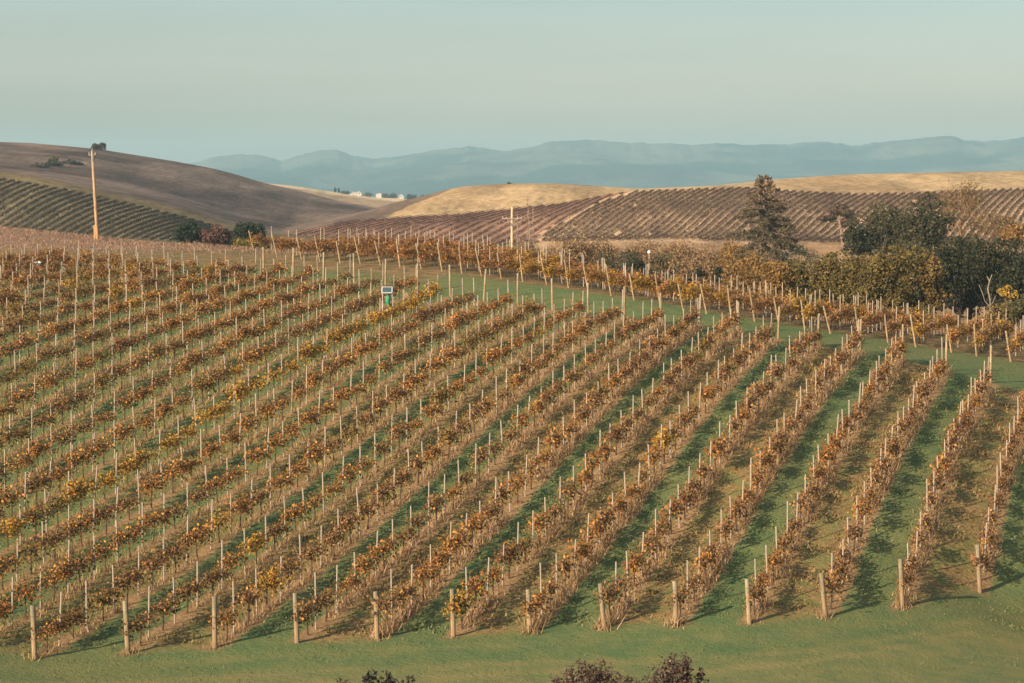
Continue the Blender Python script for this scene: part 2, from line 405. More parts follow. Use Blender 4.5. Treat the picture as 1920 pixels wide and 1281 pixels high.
# --- left brown hill
LB = [(-700,300),(-60,322),(10,337),(65,345),(117,356),(167,367),(235,382),(285,393),(352,410),(440,437),(520,452),(800,470),(2620,520)]
LSKY = [(-700,270),(-200,264),(0,266),(60,268),(120,273),(190,280),(260,292),(330,304),(400,317),(450,330),(500,345),(560,358),(640,378),(700,389),(740,396),(900,430),(2620,520)]
left_hill = Hill(U1, [(330, -17.5), (430, [(-700,420),(0,437),(180,447),(340,457),(430,463),(520,470),(800,490),(2620,560)]),
    (490, LB), (506, [(p_[0], p_[1] - 10) for p_ in LB]), (640, [(-700,285),(0,306),(100,318),(190,333),(330,368),(450,404),(560,424),(700,420),(900,450),(2620,530)]),
    (850, LSKY), (980, [(p_[0], p_[1] + 9) for p_ in LSKY]), (1300, -19.0)], [8, 26, 6, 16, 20, 6, 5], .35, .02, 4)
def col_left(x, y, u, v):
    n = fbm(x * .03, y * .012, 2, 5); st = fbm(x * .01 + y * .004, y * .06, 8, 4)
    c = lerp((.105, .072, .058), (.215, .15, .115), smooth(.36, .64, n))
    t = smooth(.48, .66, fbm(x * .012, y * .02, 31, 4)) * smooth(380, 420, v) * smooth(360, 430, u); c = c * (1 - .5 * t[:, None]) + np.array([.27, .19, .14])[None] * .5 * t[:, None]  # sunlit patch on the lower right flank, painted in as lighter colour
    t = smooth(.5, .7, st) * .5; c = c * (1 - t[:, None]) + np.array([.21, .15, .115])[None] * t[:, None]
    lo = np.interp(u, [p_[0] for p_ in LB], [p_[1] for p_ in LB]) - v      # >0 above the vineyard edge
    ol = smooth(17, 11, lo) ; c = c * (1 - ol[:, None]) + np.array([.20, .145, .072])[None] * ol[:, None]
    vy_ = smooth(1, -2, lo) * smooth(470, 430, u); c = c * (1 - vy_[:, None]) + lerp((.30, .225, .135), (.24, .185, .105), n) * vy_[:, None]
    return c * (.62 + .76 * fbm(x * .09 + y * .05, y * .45, 77, 5))[:, None]
left_hill.build('brown_hill', col_left, M_HILL)

# --- middle hill with the golden tops
B3 = [(-700,470),(400,446),(500,434),(640,416),(720,410),(860,401),(1050,381),(1180,358),(1330,352.5),(1400,351),(1480,357),(1600,363),(1700,362),(1800,357),(1920,352),(2620,330)]
SK = [(-700,480),(400,452),(500,431),(640,406),(708,389),(753,376),(797,366),(830,357),(870,349),(950,344),(1040,344),(1140,350),(1200,354.5),(1330,349.5),(1400,343),(1480,335),(1600,328),(1700,326),(1800,324),(1920,321),(2620,300)]
mid_hill = Hill(U1, [(300, -17.5), (500, [(-700,510),(430,476),(500,464),(700,461),(1000,456),(1100,450),(1300,450),(1500,452),(1700,455),(2620,455)]),
    (528, [(-700,495),(400,462),(500,441),(640,429),(860,416),(1010,408),(1120,395),(1330,388),(1600,398),(1920,388),(2620,370)]),
    (556, B3), (660, SK), (790, [(p_[0], p_[1] + 12) for p_ in SK]), (1150, -19.0)], [14, 30, 20, 22, 7, 6], .3, .02, 14)
GOLD = [(722,409),(763,387),(797,375),(835,360),(875,340),(1300,330),(2000,290),(2700,280),(2620,332),(1920,353),(1800,358),(1700,363),(1600,364),(1480,358),(1400,352),(1330,353.5),(1180,359),(1050,382),(860,402)]
def col_mid(x, y, u, v):
    n = fbm(x * .03, y * .012, 41, 5)
    c = lerp((.155, .105, .078), (.215, .150, .108), smooth(.3, .7, n))
    gd = inpoly(u, v, GOLD) | ((y > 665) & (u > 800))
    gold = lerp((.37, .245, .125), (.47, .325, .175), smooth(.3, .7, fbm(x * .05, y * .02, 43, 4)))
    c = np.where(gd[:, None], gold, c)
    rb = inpoly(u, v, [(1010,470),(1005,440),(1110,378),(1190,357),(1330,353),(1400,351.5),(1480,358),(1600,364),(1800,358),(1920,353),(2620,331),(2620,520),(1010,520)]) & ~gd
    c = np.where(rb[:, None], lerp((.40, .265, .16), (.50, .335, .205), n), c)
    rd = inpoly(u, v, [(480,470),(540,440),(640,418),(722,410),(860,402),(1050,382),(1180,359),(1110,380),(1008,440),(1000,470)]) & ~gd
    c = np.where(rd[:, None], lerp((.27, .155, .10), (.33, .195, .125), n), c)
    tn = smooth(449, 455, v) * smooth(980, 1060, u); c = c * (1 - tn[:, None]) + lerp((.36, .215, .11), (.27, .165, .085), n) * tn[:, None]
    ys_ = smooth(455, 459, v) * smooth(1040, 980, u); c = c * (1 - ys_[:, None]) + np.array([.25, .19, .08])[None] * ys_[:, None]
    return c * (.9 + .2 * fbm(x * .2, y * .2, 79, 3))[:, None]
mid_hill.build('golden_hill', col_mid, M_HILL)

# --- far tan ridge with the houses, then the mountains
FS = [(-700,330),(300,328),(480,341),(560,350),(640,362),(700,370),(760,374),(820,378),(1000,384),(2620,400)]
far_ridge = Hill(U1, [(1450, -18.5), (1750, [(p_[0], p_[1] + 14) for p_ in FS]), (2000, FS), (2300, [(p_[0], p_[1] + 2) for p_ in FS]), (3000, -19.0)], [5, 10, 5, 5], .3, .01, 3)
def col_far(x, y, u, v):
    n = fbm(x * .02, y * .008, 51, 4); e = np.interp(u, [p_[0] for p_ in FS], [p_[1] for p_ in FS])
    return np.where(((v - e) < 4.5)[:, None], lerp((.70, .50, .27), (.60, .42, .22), n), lerp((.36, .21, .11), (.42, .26, .13), n))
far_ridge.build('far_ridge', col_far, M_HILL)

U2 = np.arange(-1400, 3321, 4.0)
MS = [(-1400,300),(-300,330),(200,322),(330,313),(365,306),(400,296),(450,291),(490,292),(530,302),(570,289),(600,280),(630,281),(660,292),(700,299),(740,295),(780,287),(830,279),(880,274),(920,278),(950,281),(990,276),(1040,267),(1090,262),(1130,263),(1180,268),(1240,271),(1330,270),(1420,271),(1480,270),(1530,266),(1570,267),(1600,271),(1650,267),(1700,261),(1740,257),(1790,255),(1810,263),(1845,266),(1880,262),(1920,256),(2200,262),(3320,290)]
_u = np.arange(-1400, 3321, 5.0); MS0 = MS; MS = list(zip(_u, np.interp(_u, [q_[0] for q_ in MS], [q_[1] for q_ in MS]) + (fbm(_u * .02, _u * 0, 66, 3) - .5) * 7 + (fbm(_u * .14, _u * 0 + 4, 67, 3) - .5) * 3.2))
mt = Hill(U2, [(5600, -19.0), (6900, [(p_[0], 370 - (370 - p_[1]) * .52) for p_ in MS0]), (8000, MS), (9000, [(p_[0], p_[1] + 20) for p_ in MS])], [22, 22, 4], 0, .001, 5, sm=0)
mt.G = mt.G + (fbm(mt.X * .0022, mt.Y * .0016, 61, 6) - .5) * 66 * (smooth(5600, 6500, mt.D) * smooth(8000, 7600, mt.D))[:, None]
mt.G = mt.G + (fbm(mt.X * .02, mt.Y * .004, 62, 5) - .5) * 2.5 * smooth(5600, 6500, mt.D)[:, None]
def col_mt(x, y, u, v):
    n = smooth(.42, .58, fbm(x * .004, y * .003, 71, 5)); return lerp((.018, .03, .022), (.10, .095, .06), n)
mt.build('mountains', col_mt, M_MOUNT)
def mt_line(u, v, d): return at_depth(u, v, d)

# ------------------------------------------------------------------ vine rows of the distant blocks: each row a thing
def far_rows(hill, d0, d1, p0, p1, spacing, nneg, npos, poly, cols, dens, label, group, height=1.25, size=.5):
    ax, ay = hill.hit(*p0, d0, d1); bx, by = hill.hit(*p1, d0, d1)
    L = math.hypot(bx - ax, by - ay); dx, dy = (bx - ax) / L, (by - ay) / L; nx_, ny_ = dy, -dx
    cnt = 0
    for k in range(-nneg, npos + 1):
        s = np.arange(-260, 700, .5); x = ax + dx * s + nx_ * spacing * k; y = ay + dy * s + ny_ * spacing * k
        ok = (y > d0 + 1) & (y < d1 - 1); x = x[ok]; y = y[ok]
        if len(x) < 5: continue
        z = hill.z(x, y); u, v = project(x, y, z); m = inpoly(u, v, poly); x = x[m]; y = y[m]
        if len(x) < 8: continue
        n = int(len(x) * .5 * dens * 1.6); t = rng.uniform(0, len(x) - 1, n); px = np.interp(t, np.arange(len(x)), x); py = np.interp(t, np.arange(len(x)), y)
        gap = vnoise(px * .35 + k * 7.3, py * .35, 5); kp = gap > .07; px = px[kp]; py = py[kp]; n = len(px)
        off = rng.normal(size=n) * .2; px = px + nx_ * off; py = py + ny_ * off
        P = np.stack([px, py, hill.z(px, py) + rng.uniform(.15, height, n)], -1); c0 = P.mean(0); c0[2] -= .7
        mb = MB(); ln = np.stack([x, y, hill.z(x, y) + .62], -1)[::4] - c0
        if len(ln) > 1: tube(mb, ln, .06, 3, cols[0])
        leaves(mb, P - c0, rng.uniform(.7, 1.3, n) * size, pal(cols, n, .2) * (.8 + .4 * vnoise(px * .05, py * .05, 3))[:, None], flat=.1)
        tag(mb.obj('vine_row', M_LEAF, loc=c0), label, 'vine row', group); cnt += 1
    print(group, cnt)
far_rows(left_hill, 430, 500, (243,443), (352,410), 1.7, 60, 60, [(-25,330),(10,338),(117,357),(235,383),(352,411),(440,438),(440,475),(-25,475)],
         [(.06,.048,.03),(.075,.055,.034),(.045,.04,.028)], 18, 'dark vine row slanting up the foot of the big brown hill on the left', 'dark vine rows below the brown hill', .58, .22)
far_rows(mid_hill, 495, 575, (543,452), (645,424), 2.5, 60, 90, [(490,475),(545,441),(640,419),(720,412),(860,403),(1050,383),(1178,360.5),(1116,380),(1012,440),(1008,470)],
         [(.10,.036,.026),(.12,.045,.03),(.08,.032,.026)], 20, 'dull red vine row on the middle slope behind the pole with a crossarm', 'red vine rows on the middle slope', .34, .2)
far_rows(mid_hill, 495, 575, (1023,443), (1120,383), 1.62, 30, 110, [(1016,455),(1021,440),(1121,382),(1196,361),(1330,356),(1400,354),(1480,360),(1600,366),(1700,365),(1800,360),(1940,355),(1940,475),(1500,475),(1300,449.5)],
         [(.11,.058,.032),(.14,.075,.038),(.08,.048,.03)], 18, 'dark brown vine row on the tan slope below the right golden hilltop', 'brown vine rows on the right slope', .56, .25)

HAZE_COL = (.46, .76, .92, 1); HAZE_D = 1.22e-4; SUN_E = 5.0; SKY_S = .078; SKY_SAT = .8; SKY_TINT = (.95, 1.01, 1.0, 1); SKY_LOW = (1.62, 1.22, .98, 1); CLOUD = (6.7, 7.0, 6.6, 1); EXPO = 0.9
# ------------------------------------------------------------------ ordinals for labels
ORD = ['zeroth','first','second','third','fourth','fifth','sixth','seventh','eighth','ninth','tenth','eleventh','twelfth','thirteenth','fourteenth','fifteenth','sixteenth','seventeenth','eighteenth','nineteenth','twentieth']
def ordn(n):
    if n <= 20: return ORD[n]
    if n < 30: return 'twenty-' + ORD[n - 20]
    if n == 30: return 'thirtieth'
    return 'thirty-' + ORD[n - 30] if n < 40 else 'fortieth'
def row_phrase(i):
    if i == 0: return 'row behind the rightmost near end post'
    if i < 12: return 'row behind the %s near end post from the right' % ordn(i + 1)
    if i == 12: return 'row behind the leftmost near end post'
    return '%s row left of the leftmost near end post' % ordn(i - 12)

# ------------------------------------------------------------------ vine variants (shared meshes)
CLS = {'tan': [(.27,.155,.07),(.22,.12,.055),(.33,.19,.085),(.16,.085,.045)],
       'orange': [(.40,.175,.042),(.31,.135,.04),(.45,.21,.05),(.20,.09,.035)],
       'brown': [(.21,.11,.05),(.165,.085,.042),(.27,.145,.06),(.12,.065,.04)],
       'golden': [(.42,.22,.035),(.36,.18,.03),(.45,.26,.05),(.22,.15,.03)],
       'olive': [(.16,.12,.035),(.20,.13,.035),(.11,.10,.03),(.25,.16,.04)],
       'russet': [(.26,.105,.045),(.20,.08,.042),(.29,.135,.05),(.14,.065,.04)]}
def vine_geo(cls, dens):
    w = MB(); bark = np.array([.085, .06, .045])
    lean = rng.uniform(-.1, .1, 2)
    tube(w, [(0, 0, -.05), (lean[0] * .5, lean[1] * .3, .4), (lean[0], lean[1] * .4, .78)], [.035, .028, .026], 5, bark)
    for s in (-1, 1):
        tube(w, [(lean[0], lean[1] * .4, .76), (s * .3, 0, .86), (s * 1.02, rng.uniform(-.03, .03), .86 + rng.uniform(-.04, .04))], [.022, .02, .014], 4, bark)
    cx = rng.uniform(-1.0, 1.0, 9)
    for x in cx:
        a = rng.normal(0, .16, 2); h = rng.uniform(.2, .55)
        tube(w, [(x, 0, .86), (x + a[0] * .5, a[1], .86 + h * .6), (x + a[0], a[1] * 1.9, .86 + h - rng.uniform(0, .2))], [.008, .006, .004], 3, np.array([.14, .085, .05]))
    n = int((380 if cls == 'golden' else 350) * dens)
    f = MB(); k = rng.integers(0, 9, n)
    P = np.stack([cx[k] + rng.normal(0, .34, n), rng.normal(0, .16, n), .91 + rng.normal(0, .17, n)], -1)
    P[:, 2] -= np.abs(P[:, 1]) * .5; P[:, 0] = np.clip(P[:, 0], -1.2, 1.2); P[:, 2] = np.clip(P[:, 2], .38, 1.6)
    mixc = pal(CLS[cls], n, .2); ot = rng.random(n) < (.2 if cls == 'golden' else .5); mixc[ot] = pal(CLS['brown'] + CLS['orange'] + CLS['brown'] + CLS['olive'], int(ot.sum()), .2)
    leaves(f, P, rng.uniform(.085, .155, n), mixc, flat=.25)
    return w, f
VAR = {}
for c in CLS: VAR[c] = [vine_geo(c, d) for d in ((.85, .65, 1.0, .5, .78) if c == 'tan' else (1.0, .8, 1.1, .65, .9))]
ADJ = {'tan': 'tan', 'orange': 'orange', 'brown': 'brown', 'golden': 'golden', 'olive': 'olive', 'russet': 'russet'}
def vine_class(i, x, y):
    n = fbm(np.array([x * .16 + i * 3.1]), np.array([y * .16]), 91, 3)[0]; r = rng.random()
    if i == 15 or (i in (22, 24) and n > .55): return 'golden' if r < .88 else 'olive'
    if i >= 26: return 'russet' if r < .45 else ('brown' if r < .75 else 'orange')
    if i <= 5: return 'tan' if r < .6 else ('brown' if r < .75 else ('orange' if r < .94 else 'russet'))
    if i <= 10 and r < .35: r = rng.random(); return 'tan' if r < .8 else 'orange'
    if n > .58: return 'orange' if r < .9 else 'golden'
    if n < .38: return 'olive' if r < .35 else 'brown'
    return 'orange' if r < .5 else ('brown' if r < .88 else 'olive')

ROW_ANG = math.atan2(CT, ST)
all_v, all_s = [], []
for i in range(-3, 35):
    b = row_b(i); a0, a1 = a0_of(i), a1_of(i)
    aa = np.arange(a0 + 1.7, a1, STEP); aa = aa[xy(aa, b)[1] < 163]
    x, y = xy(aa + rng.normal(0, .05, len(aa)), b + rng.normal(0, .03, len(aa))); z = H(x, y)
    for j in range(len(aa)): all_s.append((x[j], y[j], z[j], i, j + 1))
    a2 = np.concatenate([[aa[0] - .75], aa[:-1] + STEP / 2]) if len(aa) else aa; x, y = xy(a2, b + rng.normal(0, .04, len(a2))); z = H(x, y)
    for j in range(len(a2)): all_v.append((x[j], y[j], z[j], i, j))
def inframe(q, top=1.7):
    u, v = project(q[0], q[1], q[2] + .9); return 6 < u < 1914 and v < 1270
vis_v = sorted([q for q in all_v if inframe(q)], key=lambda q: q[1]); vis_s = sorted([q for q in all_s if inframe(q)], key=lambda q: q[1])
near_v, near_s = vis_v[:300], vis_s[:300]
nv, ns = set(near_v), set(near_s)
rest_v = [q for q in all_v if q not in nv]; rest_s = [q for q in all_s if q not in ns]
print('vines', len(all_v), len(vis_v), 'stakes', len(all_s), len(vis_s))

proto = {}
for c in VAR:
    for j, (w, f) in enumerate(VAR[c]):
        proto[c, j] = (w.mesh('grapevine_trunk', M_BARK), f.mesh('grapevine_foliage', M_LEAF))
for q in near_v:
    c = vine_class(q[3], q[0], q[1]); j = int(rng.integers(0, len(VAR[c])))
    t = thing('grapevine', (q[0], q[1], q[2]), ('%s vine after %s stake, %s' % (ADJ[c], ordn(q[4]), row_phrase(q[3])) if q[4] else '%s vine before the first stake, %s' % (ADJ[c], row_phrase(q[3]))), 'grapevine', 'grapevines in the near part of the vineyard', ROW_ANG + (pi if rng.random() < .5 else 0))
    s = rng.uniform(.78, 1.16); t.scale = (1, s, s)
    for nm, me in (('trunk', proto[c, j][0]), ('foliage', proto[c, j][1])):
        o = bpy.data.objects.new(nm, me); COL.objects.link(o); o.parent = t

def arrays(mb):
    return np.concatenate(mb.V), np.concatenate(mb.Q) if mb.Q else np.zeros((0, 4), int), np.concatenate(mb.T) if mb.T else np.zeros((0, 3), int), np.concatenate(mb.C)
ARR = {(c, j): (arrays(w), arrays(f)) for c in VAR for j, (w, f) in enumerate(VAR[c])}
def place(mb, arr, q, ang, s=1.0, sz=1.0, tint=1.0):
    V, Q, T, C = arr; ca, sa = cos(ang), sin(ang)
    W = np.stack([(V[:, 0] * ca - V[:, 1] * s * sa) + q[0], (V[:, 0] * sa + V[:, 1] * s * ca) + q[1], V[:, 2] * sz + q[2]], -1)
    mb.add(W, Q, T, np.clip(C * tint, 0, 1))
fw, ff_ = MB(), MB()
for q in rest_v:
    c = vine_class(q[3], q[0], q[1]); j = int(rng.integers(0, len(VAR[c]))); a = ROW_ANG + (pi if rng.random() < .5 else 0); s = rng.uniform(.75, 1.15)
    place(fw, ARR[c, j][0], q, a, 1, s); place(ff_, ARR[c, j][1], q, a, s, s, rng.uniform(.85, 1.15))

# ------------------------------------------------------------------ thin stakes
def stake_geo(h, r=.030):
    m = MB(); tube(m, [(0, 0, -.1), (0, 0, h * .5), (0, 0, h)], r, 6, np.array([.32, .265, .215])); return m
SG = [stake_geo(h) for h in (1.58, 1.68, 1.8, 1.95)]; SM = [m.mesh('vine_stake', M_STAKE) for m in SG]; SA = [arrays(m) for m in SG]
def stake_k(j): return (3 if rng.random() < .3 else 2) if j % 3 == 1 else int(rng.integers(0, 2))
for q in near_s:
    o = bpy.data.objects.new('vine_stake', SM[stake_k(q[4])]); COL.objects.link(o); o.location = q[:3]
    o.rotation_euler = (rng.normal(0, .03), rng.normal(0, .03), rng.uniform(0, 6)); 
    tag(o, '%s pale stake up the %s' % (ordn(q[4]), row_phrase(q[3])), 'stake', 'thin pale stakes in the near part of the vineyard')
fs = MB()
for q in rest_s:
    V, Q, T, C = SA[stake_k(q[4])]; V = V.copy(); V[:, 0] += V[:, 2] * rng.normal(0, .02); place(fs, (V, Q, T, C), q, 0, 1, 1, rng.uniform(.8, 1.1))

# ------------------------------------------------------------------ end posts
def end_post(x, y, z, h, r, lean, label, group, top=(.225, .195, .135), bot=(.285, .19, .11)):
    t = thing('end_post', (x, y, z), label, 'post', group)
    m = MB(); top = np.array(top) * rng.uniform(.85, 1.15); bot = np.array(bot) * rng.uniform(.85, 1.15)
    zz = np.array([-.3, 0, .3, .65, 1.0, .985, 1.0]) ; zz = np.array([-.25, 0, h * .25, h * .5, h * .75, h - .015, h])
    k = np.clip(zz / h, 0, 1); rr = r * np.array([1.02, 1.0, .98, .99, .97, .96, .86])
    pts = np.stack([lean[0] * k * h, lean[1] * k * h, zz], -1)
    tube(m, pts, rr, 10, bot[None] * (1 - k[:, None] ** 1.5) + top[None] * k[:, None] ** 1.5); m.obj('shaft', M_POST, t, smooth_=True)
    for hh in (.48, .8):
        w = MB(); p_ = np.array([lean[0] * hh * h, lean[1] * hh * h, hh * h]); an = np.linspace(0, 2 * pi, 9)
        tube(w, np.stack([p_[0] + np.cos(an) * (r + .004), p_[1] + np.sin(an) * (r + .004), np.full(9, p_[2])], -1), .006, 4, np.array([.12, .11, .10]), False)
        w.obj('wire_wrap', M_STAKE, t)
    return t
TV = [1053,1062,1075,1083,1087,1095,1105,1103,1108,1110,1115,1127,1138]
LX = [-6,-5,-9,-5,-3,-8,-3,-2,-2,-3,0,-4,-2]
for i, (u, v) in enumerate(NEAR_UV):
    q = on_row(i, u, v, 0); z = hz(q[0], q[1]); h = (v - TV[i]) / F * q[1]
    lab = 'rightmost' if i == 0 else ('leftmost' if i == 12 else '%s from the right' % ordn(i + 1))
    end_post(q[0], q[1], z, h, .087, (LX[i] / (v - TV[i]), -.02), 'thick wooden end post at the grass edge, %s of the near posts' % lab, 'wooden end posts along the near grass edge')
fp = []
for i in range(1, 22):
    a = a1_of(i) + .3; x, y = xy(a, row_b(i)); z = hz(x, y); fp.append((float(x), float(y), z, i))
for k, q in enumerate(fp):
    lab = 'rightmost' if k == 0 else '%s from the right' % ordn(k + 1)
    end_post(q[0], q[1], q[2], rng.uniform(1.65, 1.95), .062, (rng.normal(0, .02), rng.normal(0, .02)), 'upright end post at a row top below the grass headland, %s' % lab, 'upright end posts along the headland', (.30,.245,.16), (.33,.22,.125))
LEAN = [(1895,677),(1831,667),(1784,660),(1717,652),(1665,645),(1611,633),(1557,625),(1509,619),(1461,611),(1415,601),(1371,592),(1325,588),(1281,580),(1238,569),(1189,562),(1146,553),(1103,535),(1066,536),(1025,532),(980,524),(940,516),(903,513),(866,508),(829,504),(790,500),(750,501),(714,497),(676,494),(638,492),(600,488),(566,482),(520,478),(476,470)]
FSP = []
for k, (u, v) in enumerate(LEAN):
    if u < 480: x, y, z = ground_hit(u, v, 150, 220)
    else:
        d = np.interp(u, [480, 620, 745, 860, 1025, 1146, 1281, 1460, 1610, 1717, 1831, 1895], [172, 163, 158, 155, 150, 144.5, 140, 136.5, 134.5, 133.5, 133, 132.5]); q = at_depth(u, v, d); x, y = q[0], q[1]; z = hz(x, y)
    FSP.append((x, y, z)); h = rng.uniform(1.5, 1.75) + (.2 if k % 2 else 0)
    lab = 'rightmost' if k == 0 else '%s from the right' % ordn(k + 1)
    end_post(x, y, z, h, .052, (-.19 + rng.normal(0, .04), -.12 + rng.normal(0, .04)), 'leaning end post on the far side of the grass headland, %s' % lab, 'leaning end posts beyond the headland', (.28,.215,.135), (.31,.21,.12))
# vines and stakes of the block beyond the headland
for k, (x0, y0, z0) in enumerate(FSP):
    a0, b0 = ab(x0, y0); aa = np.arange(a0 + .9, a0 + 24, 1.9)
    x, y = xy(aa, np.full_like(aa, b0)); z = H(x, y)
    for j in range(len(aa)):
        r = rng.random(); u_ = project(x[j], y[j], z[j])[0]
        c = ('brown' if r < .38 else 'tan' if r < .5 else 'orange' if r < .66 else 'olive' if r < .85 else 'golden') if u_ > 1330 else ('golden' if r < .35 else 'orange' if r < .75 else 'olive' if r < .85 else 'russet') if u_ > 950 else ('russet' if r < .4 else 'orange' if r < .8 else 'brown')
        m = int(rng.integers(0, len(VAR[c]))); a = ROW_ANG + (pi if rng.random() < .5 else 0); s = rng.uniform(.85, 1.1)
        place(fw, ARR[c, m][0], (x[j], y[j], z[j]), a, 1, s); place(ff_, ARR[c, m][1], (x[j], y[j], z[j]), a, s, s, rng.uniform(.85, 1.1))
        if j % 3 == 1 or rng.random() < .12:
            xs_, ys_ = xy(aa[j] + .95, b0); place(fs, SA[stake_k(1)], (float(xs_), float(ys_), hz(xs_, ys_)), 0, 1, 1.02, 1)
vs = ff_.obj('vine_foliage', M_LEAF); tag(vs, 'mass of autumn grapevine foliage over the upper slope and beyond the headland', 'grapevines', kind='stuff')
vt = fw.obj('vine_wood', M_BARK); tag(vt, 'dark trunks and canes of the vines over the upper slope', 'vine trunks', kind='stuff')
st_ = fs.obj('distant_stakes', M_STAKE); tag(st_, 'mass of thin pale stakes over the upper slope and beyond the headland', 'stakes', kind='stuff')

# ------------------------------------------------------------------ grasses
def grass():
    # tall dry grass under the rows
    A, B_, I = [], [], []
    for i in range(-2, 34):
        L = a1_of(i) - a0_of(i); n = int(L * (95 if i < 9 else 48)); A.append(rng.uniform(a0_of(i) - .4, a1_of(i) + .2, n)); B_.append(row_b(i) + rng.normal(0, .17, n)); I.append(np.full(n, i))
    A = np.concatenate(A); B_ = np.concatenate(B_); I = np.concatenate(I); x, y = xy(A, B_)
    d = fbm(x * .45 + I * 5, y * .45, 101, 3); k = d > .33; x, y, d = x[k], y[k], d[k]; I = I[k]
    z = H(x, y); n = len(x); h = (.16 + .36 * rng.random(n)) * smooth(.3, .62, d) * np.where(I > 9, .65, 1.0) + .06
    C = pal([(.39,.255,.145),(.32,.205,.115),(.45,.31,.185),(.24,.15,.085),(.28,.20,.09)], n, .15)
    ol = (I > 10) & (rng.random(n) < .35); C[ol] = pal([(.26,.22,.085),(.22,.20,.075)], int(ol.sum()))
    m = MB(); blades(m, np.stack([x, y, z], -1), h * rng.uniform(.7, 1.3, n), rng.uniform(.025, .05, n), C, .4)
    tag(m.obj('dry_grass', M_BLADE), 'tall tan dry grass standing in strips under the vine rows', 'dry grass', kind='stuff')
    # weeds and mown litter in every second alley, green tufts in the others
    W, G_ = [], []
    for i in range(-3, 33):
        L = a1_of(i) - a0_of(i); ev = i % 2 == 0; n = int(L * (70 if ev else 55))
        a = rng.uniform(a0_of(i), a1_of(i), n); b = row_b(i) - SPACE * rng.uniform(.16, .84, n); x, y = xy(a, b)
        d = fbm(x * .8, y * .8, 111 + i, 3); k = d > (.42 if ev else .36); (W if ev else G_).append(np.stack([x[k], y[k], d[k], np.full(k.sum(), i)], -1))
    for arr, nm, lab, cat, cols, hh in ((np.concatenate(W), 'alley_weeds', 'low brown and olive weeds in every second vineyard alley', 'weeds', [(.32,.20,.09),(.25,.185,.07),(.38,.245,.125),(.20,.165,.065),(.27,.16,.075)], .15),
                                   (np.concatenate(G_), 'green_grass', 'short green grass in the alternate alleys between vine rows', 'grass', [(.13,.16,.065),(.165,.18,.07),(.10,.13,.052),(.20,.185,.075)], .09)):
        x, y, d, i = arr.T; n = len(x); z = H(x, y); C = pal(cols, n, .15)
        if nm == 'alley_weeds':
            g_ = (i > 9) & (rng.random(n) < .5); C[g_] = pal([(.19,.175,.068),(.23,.19,.075)], int(g_.sum()))
        m = MB(); blades(m, np.stack([x, y, z], -1), hh * rng.uniform(.4, 1.6, n) * (.2 + 2.4 * (d - .36)), rng.uniform(.05, .11, n), C, .7)
        tag(m.obj(nm, M_BLADE), lab, cat, kind='stuff')
    # near grass edge
    n = 16000; x = rng.uniform(-22, 26, n); y = rng.uniform(74, 92, n); a, b = ab(x, y)
    lim = np.interp(-b, -b_near, a_near); k = (a < lim - .2) & (fbm(x * .5, y * .5, 131, 4) > .47); x, y = x[k], y[k]; n = len(x)
    m = MB(); blades(m, np.stack([x, y, H(x, y)], -1), rng.uniform(.03, .10, n), rng.uniform(.03, .06, n), pal([(.125,.155,.064),(.15,.168,.068),(.11,.14,.06),(.165,.165,.07)], n, .06), .6)
    tag(m.obj('meadow_grass', M_BLADE), 'mown green grass strip along the near end posts', 'grass', kind='stuff')
    # rough field and scrubby grass behind the crest
    n = 26000; x = rng.uniform(-62, 6, n); y = rng.uniform(172, 240, n); k = (smooth(176, 192, y) * smooth(3, -12, x) > rng.random(n)); x, y = x[k], y[k]; n = len(x)
    m = MB(); blades(m, np.stack([x, y, H(x, y)], -1), rng.uniform(.08, .26, n), rng.uniform(.06, .12, n), pal([(.25,.16,.105),(.30,.19,.125),(.20,.125,.085)], n, .12), .5)
    tag(m.obj('field_stubble', M_BLADE), 'dead brown stubble in the field around the tall pole', 'stubble', kind='stuff')
grass()

# ------------------------------------------------------------------ trees and shrubs
def lobe_cloud(mb, lobes, n, size, cols, keep=.38, ns=.9, shell=.55, bias=.45, jit=.2, flat=.1):
    L = np.array([l[:3] for l in lobes]); Rr = np.array([l[3:6] for l in lobes]); w = Rr.prod(1) ** .67; w /= w.sum()
    k = rng.choice(len(lobes), n, p=w); d = rng.normal(size=(n, 3)); d /= np.linalg.norm(d, axis=1)[:, None]
    r = shell + (1 - shell) * rng.random(n) ** .6; r *= .82 + .36 * vnoise(d[:, 0] * 3 + k * 9.1, d[:, 1] * 3 + d[:, 2] * 2.3, 7)
    P = L[k] + d * Rr[k] * r[:, None]
    den = .5 * vnoise(P[:, 0] / ns + P[:, 2] * .7, P[:, 2] / ns + 31, 17) + .5 * vnoise(P[:, 0] / ns * 2.1 + P[:, 1], P[:, 2] / ns * 2.1, 19)
    m = (den > keep) & (P[:, 2] > .05); P = P[m]; d = d[m]; n = len(P)
    C = pal(cols, n, jit); C *= (.72 + .56 * vnoise(P[:, 0] / 1.1 + 5, P[:, 2] / 1.1 + P[:, 1], 23))[:, None]
    leaves(mb, P, rng.uniform(.7, 1.3, n) * size, np.clip(C, .004, .9), d, bias, flat=flat)

def limb(mb, a, b, r0, r1, C, sag=.12, n=5):
    a = np.array(a, float); b = np.array(b, float); t = np.linspace(0, 1, 6)[:, None]; off = rng.normal(size=3) * np.linalg.norm(b - a) * sag
    tube(mb, a + (b - a) * t + off * (t * (1 - t)) * 2, np.linspace(r0, r1, 6), n, C)

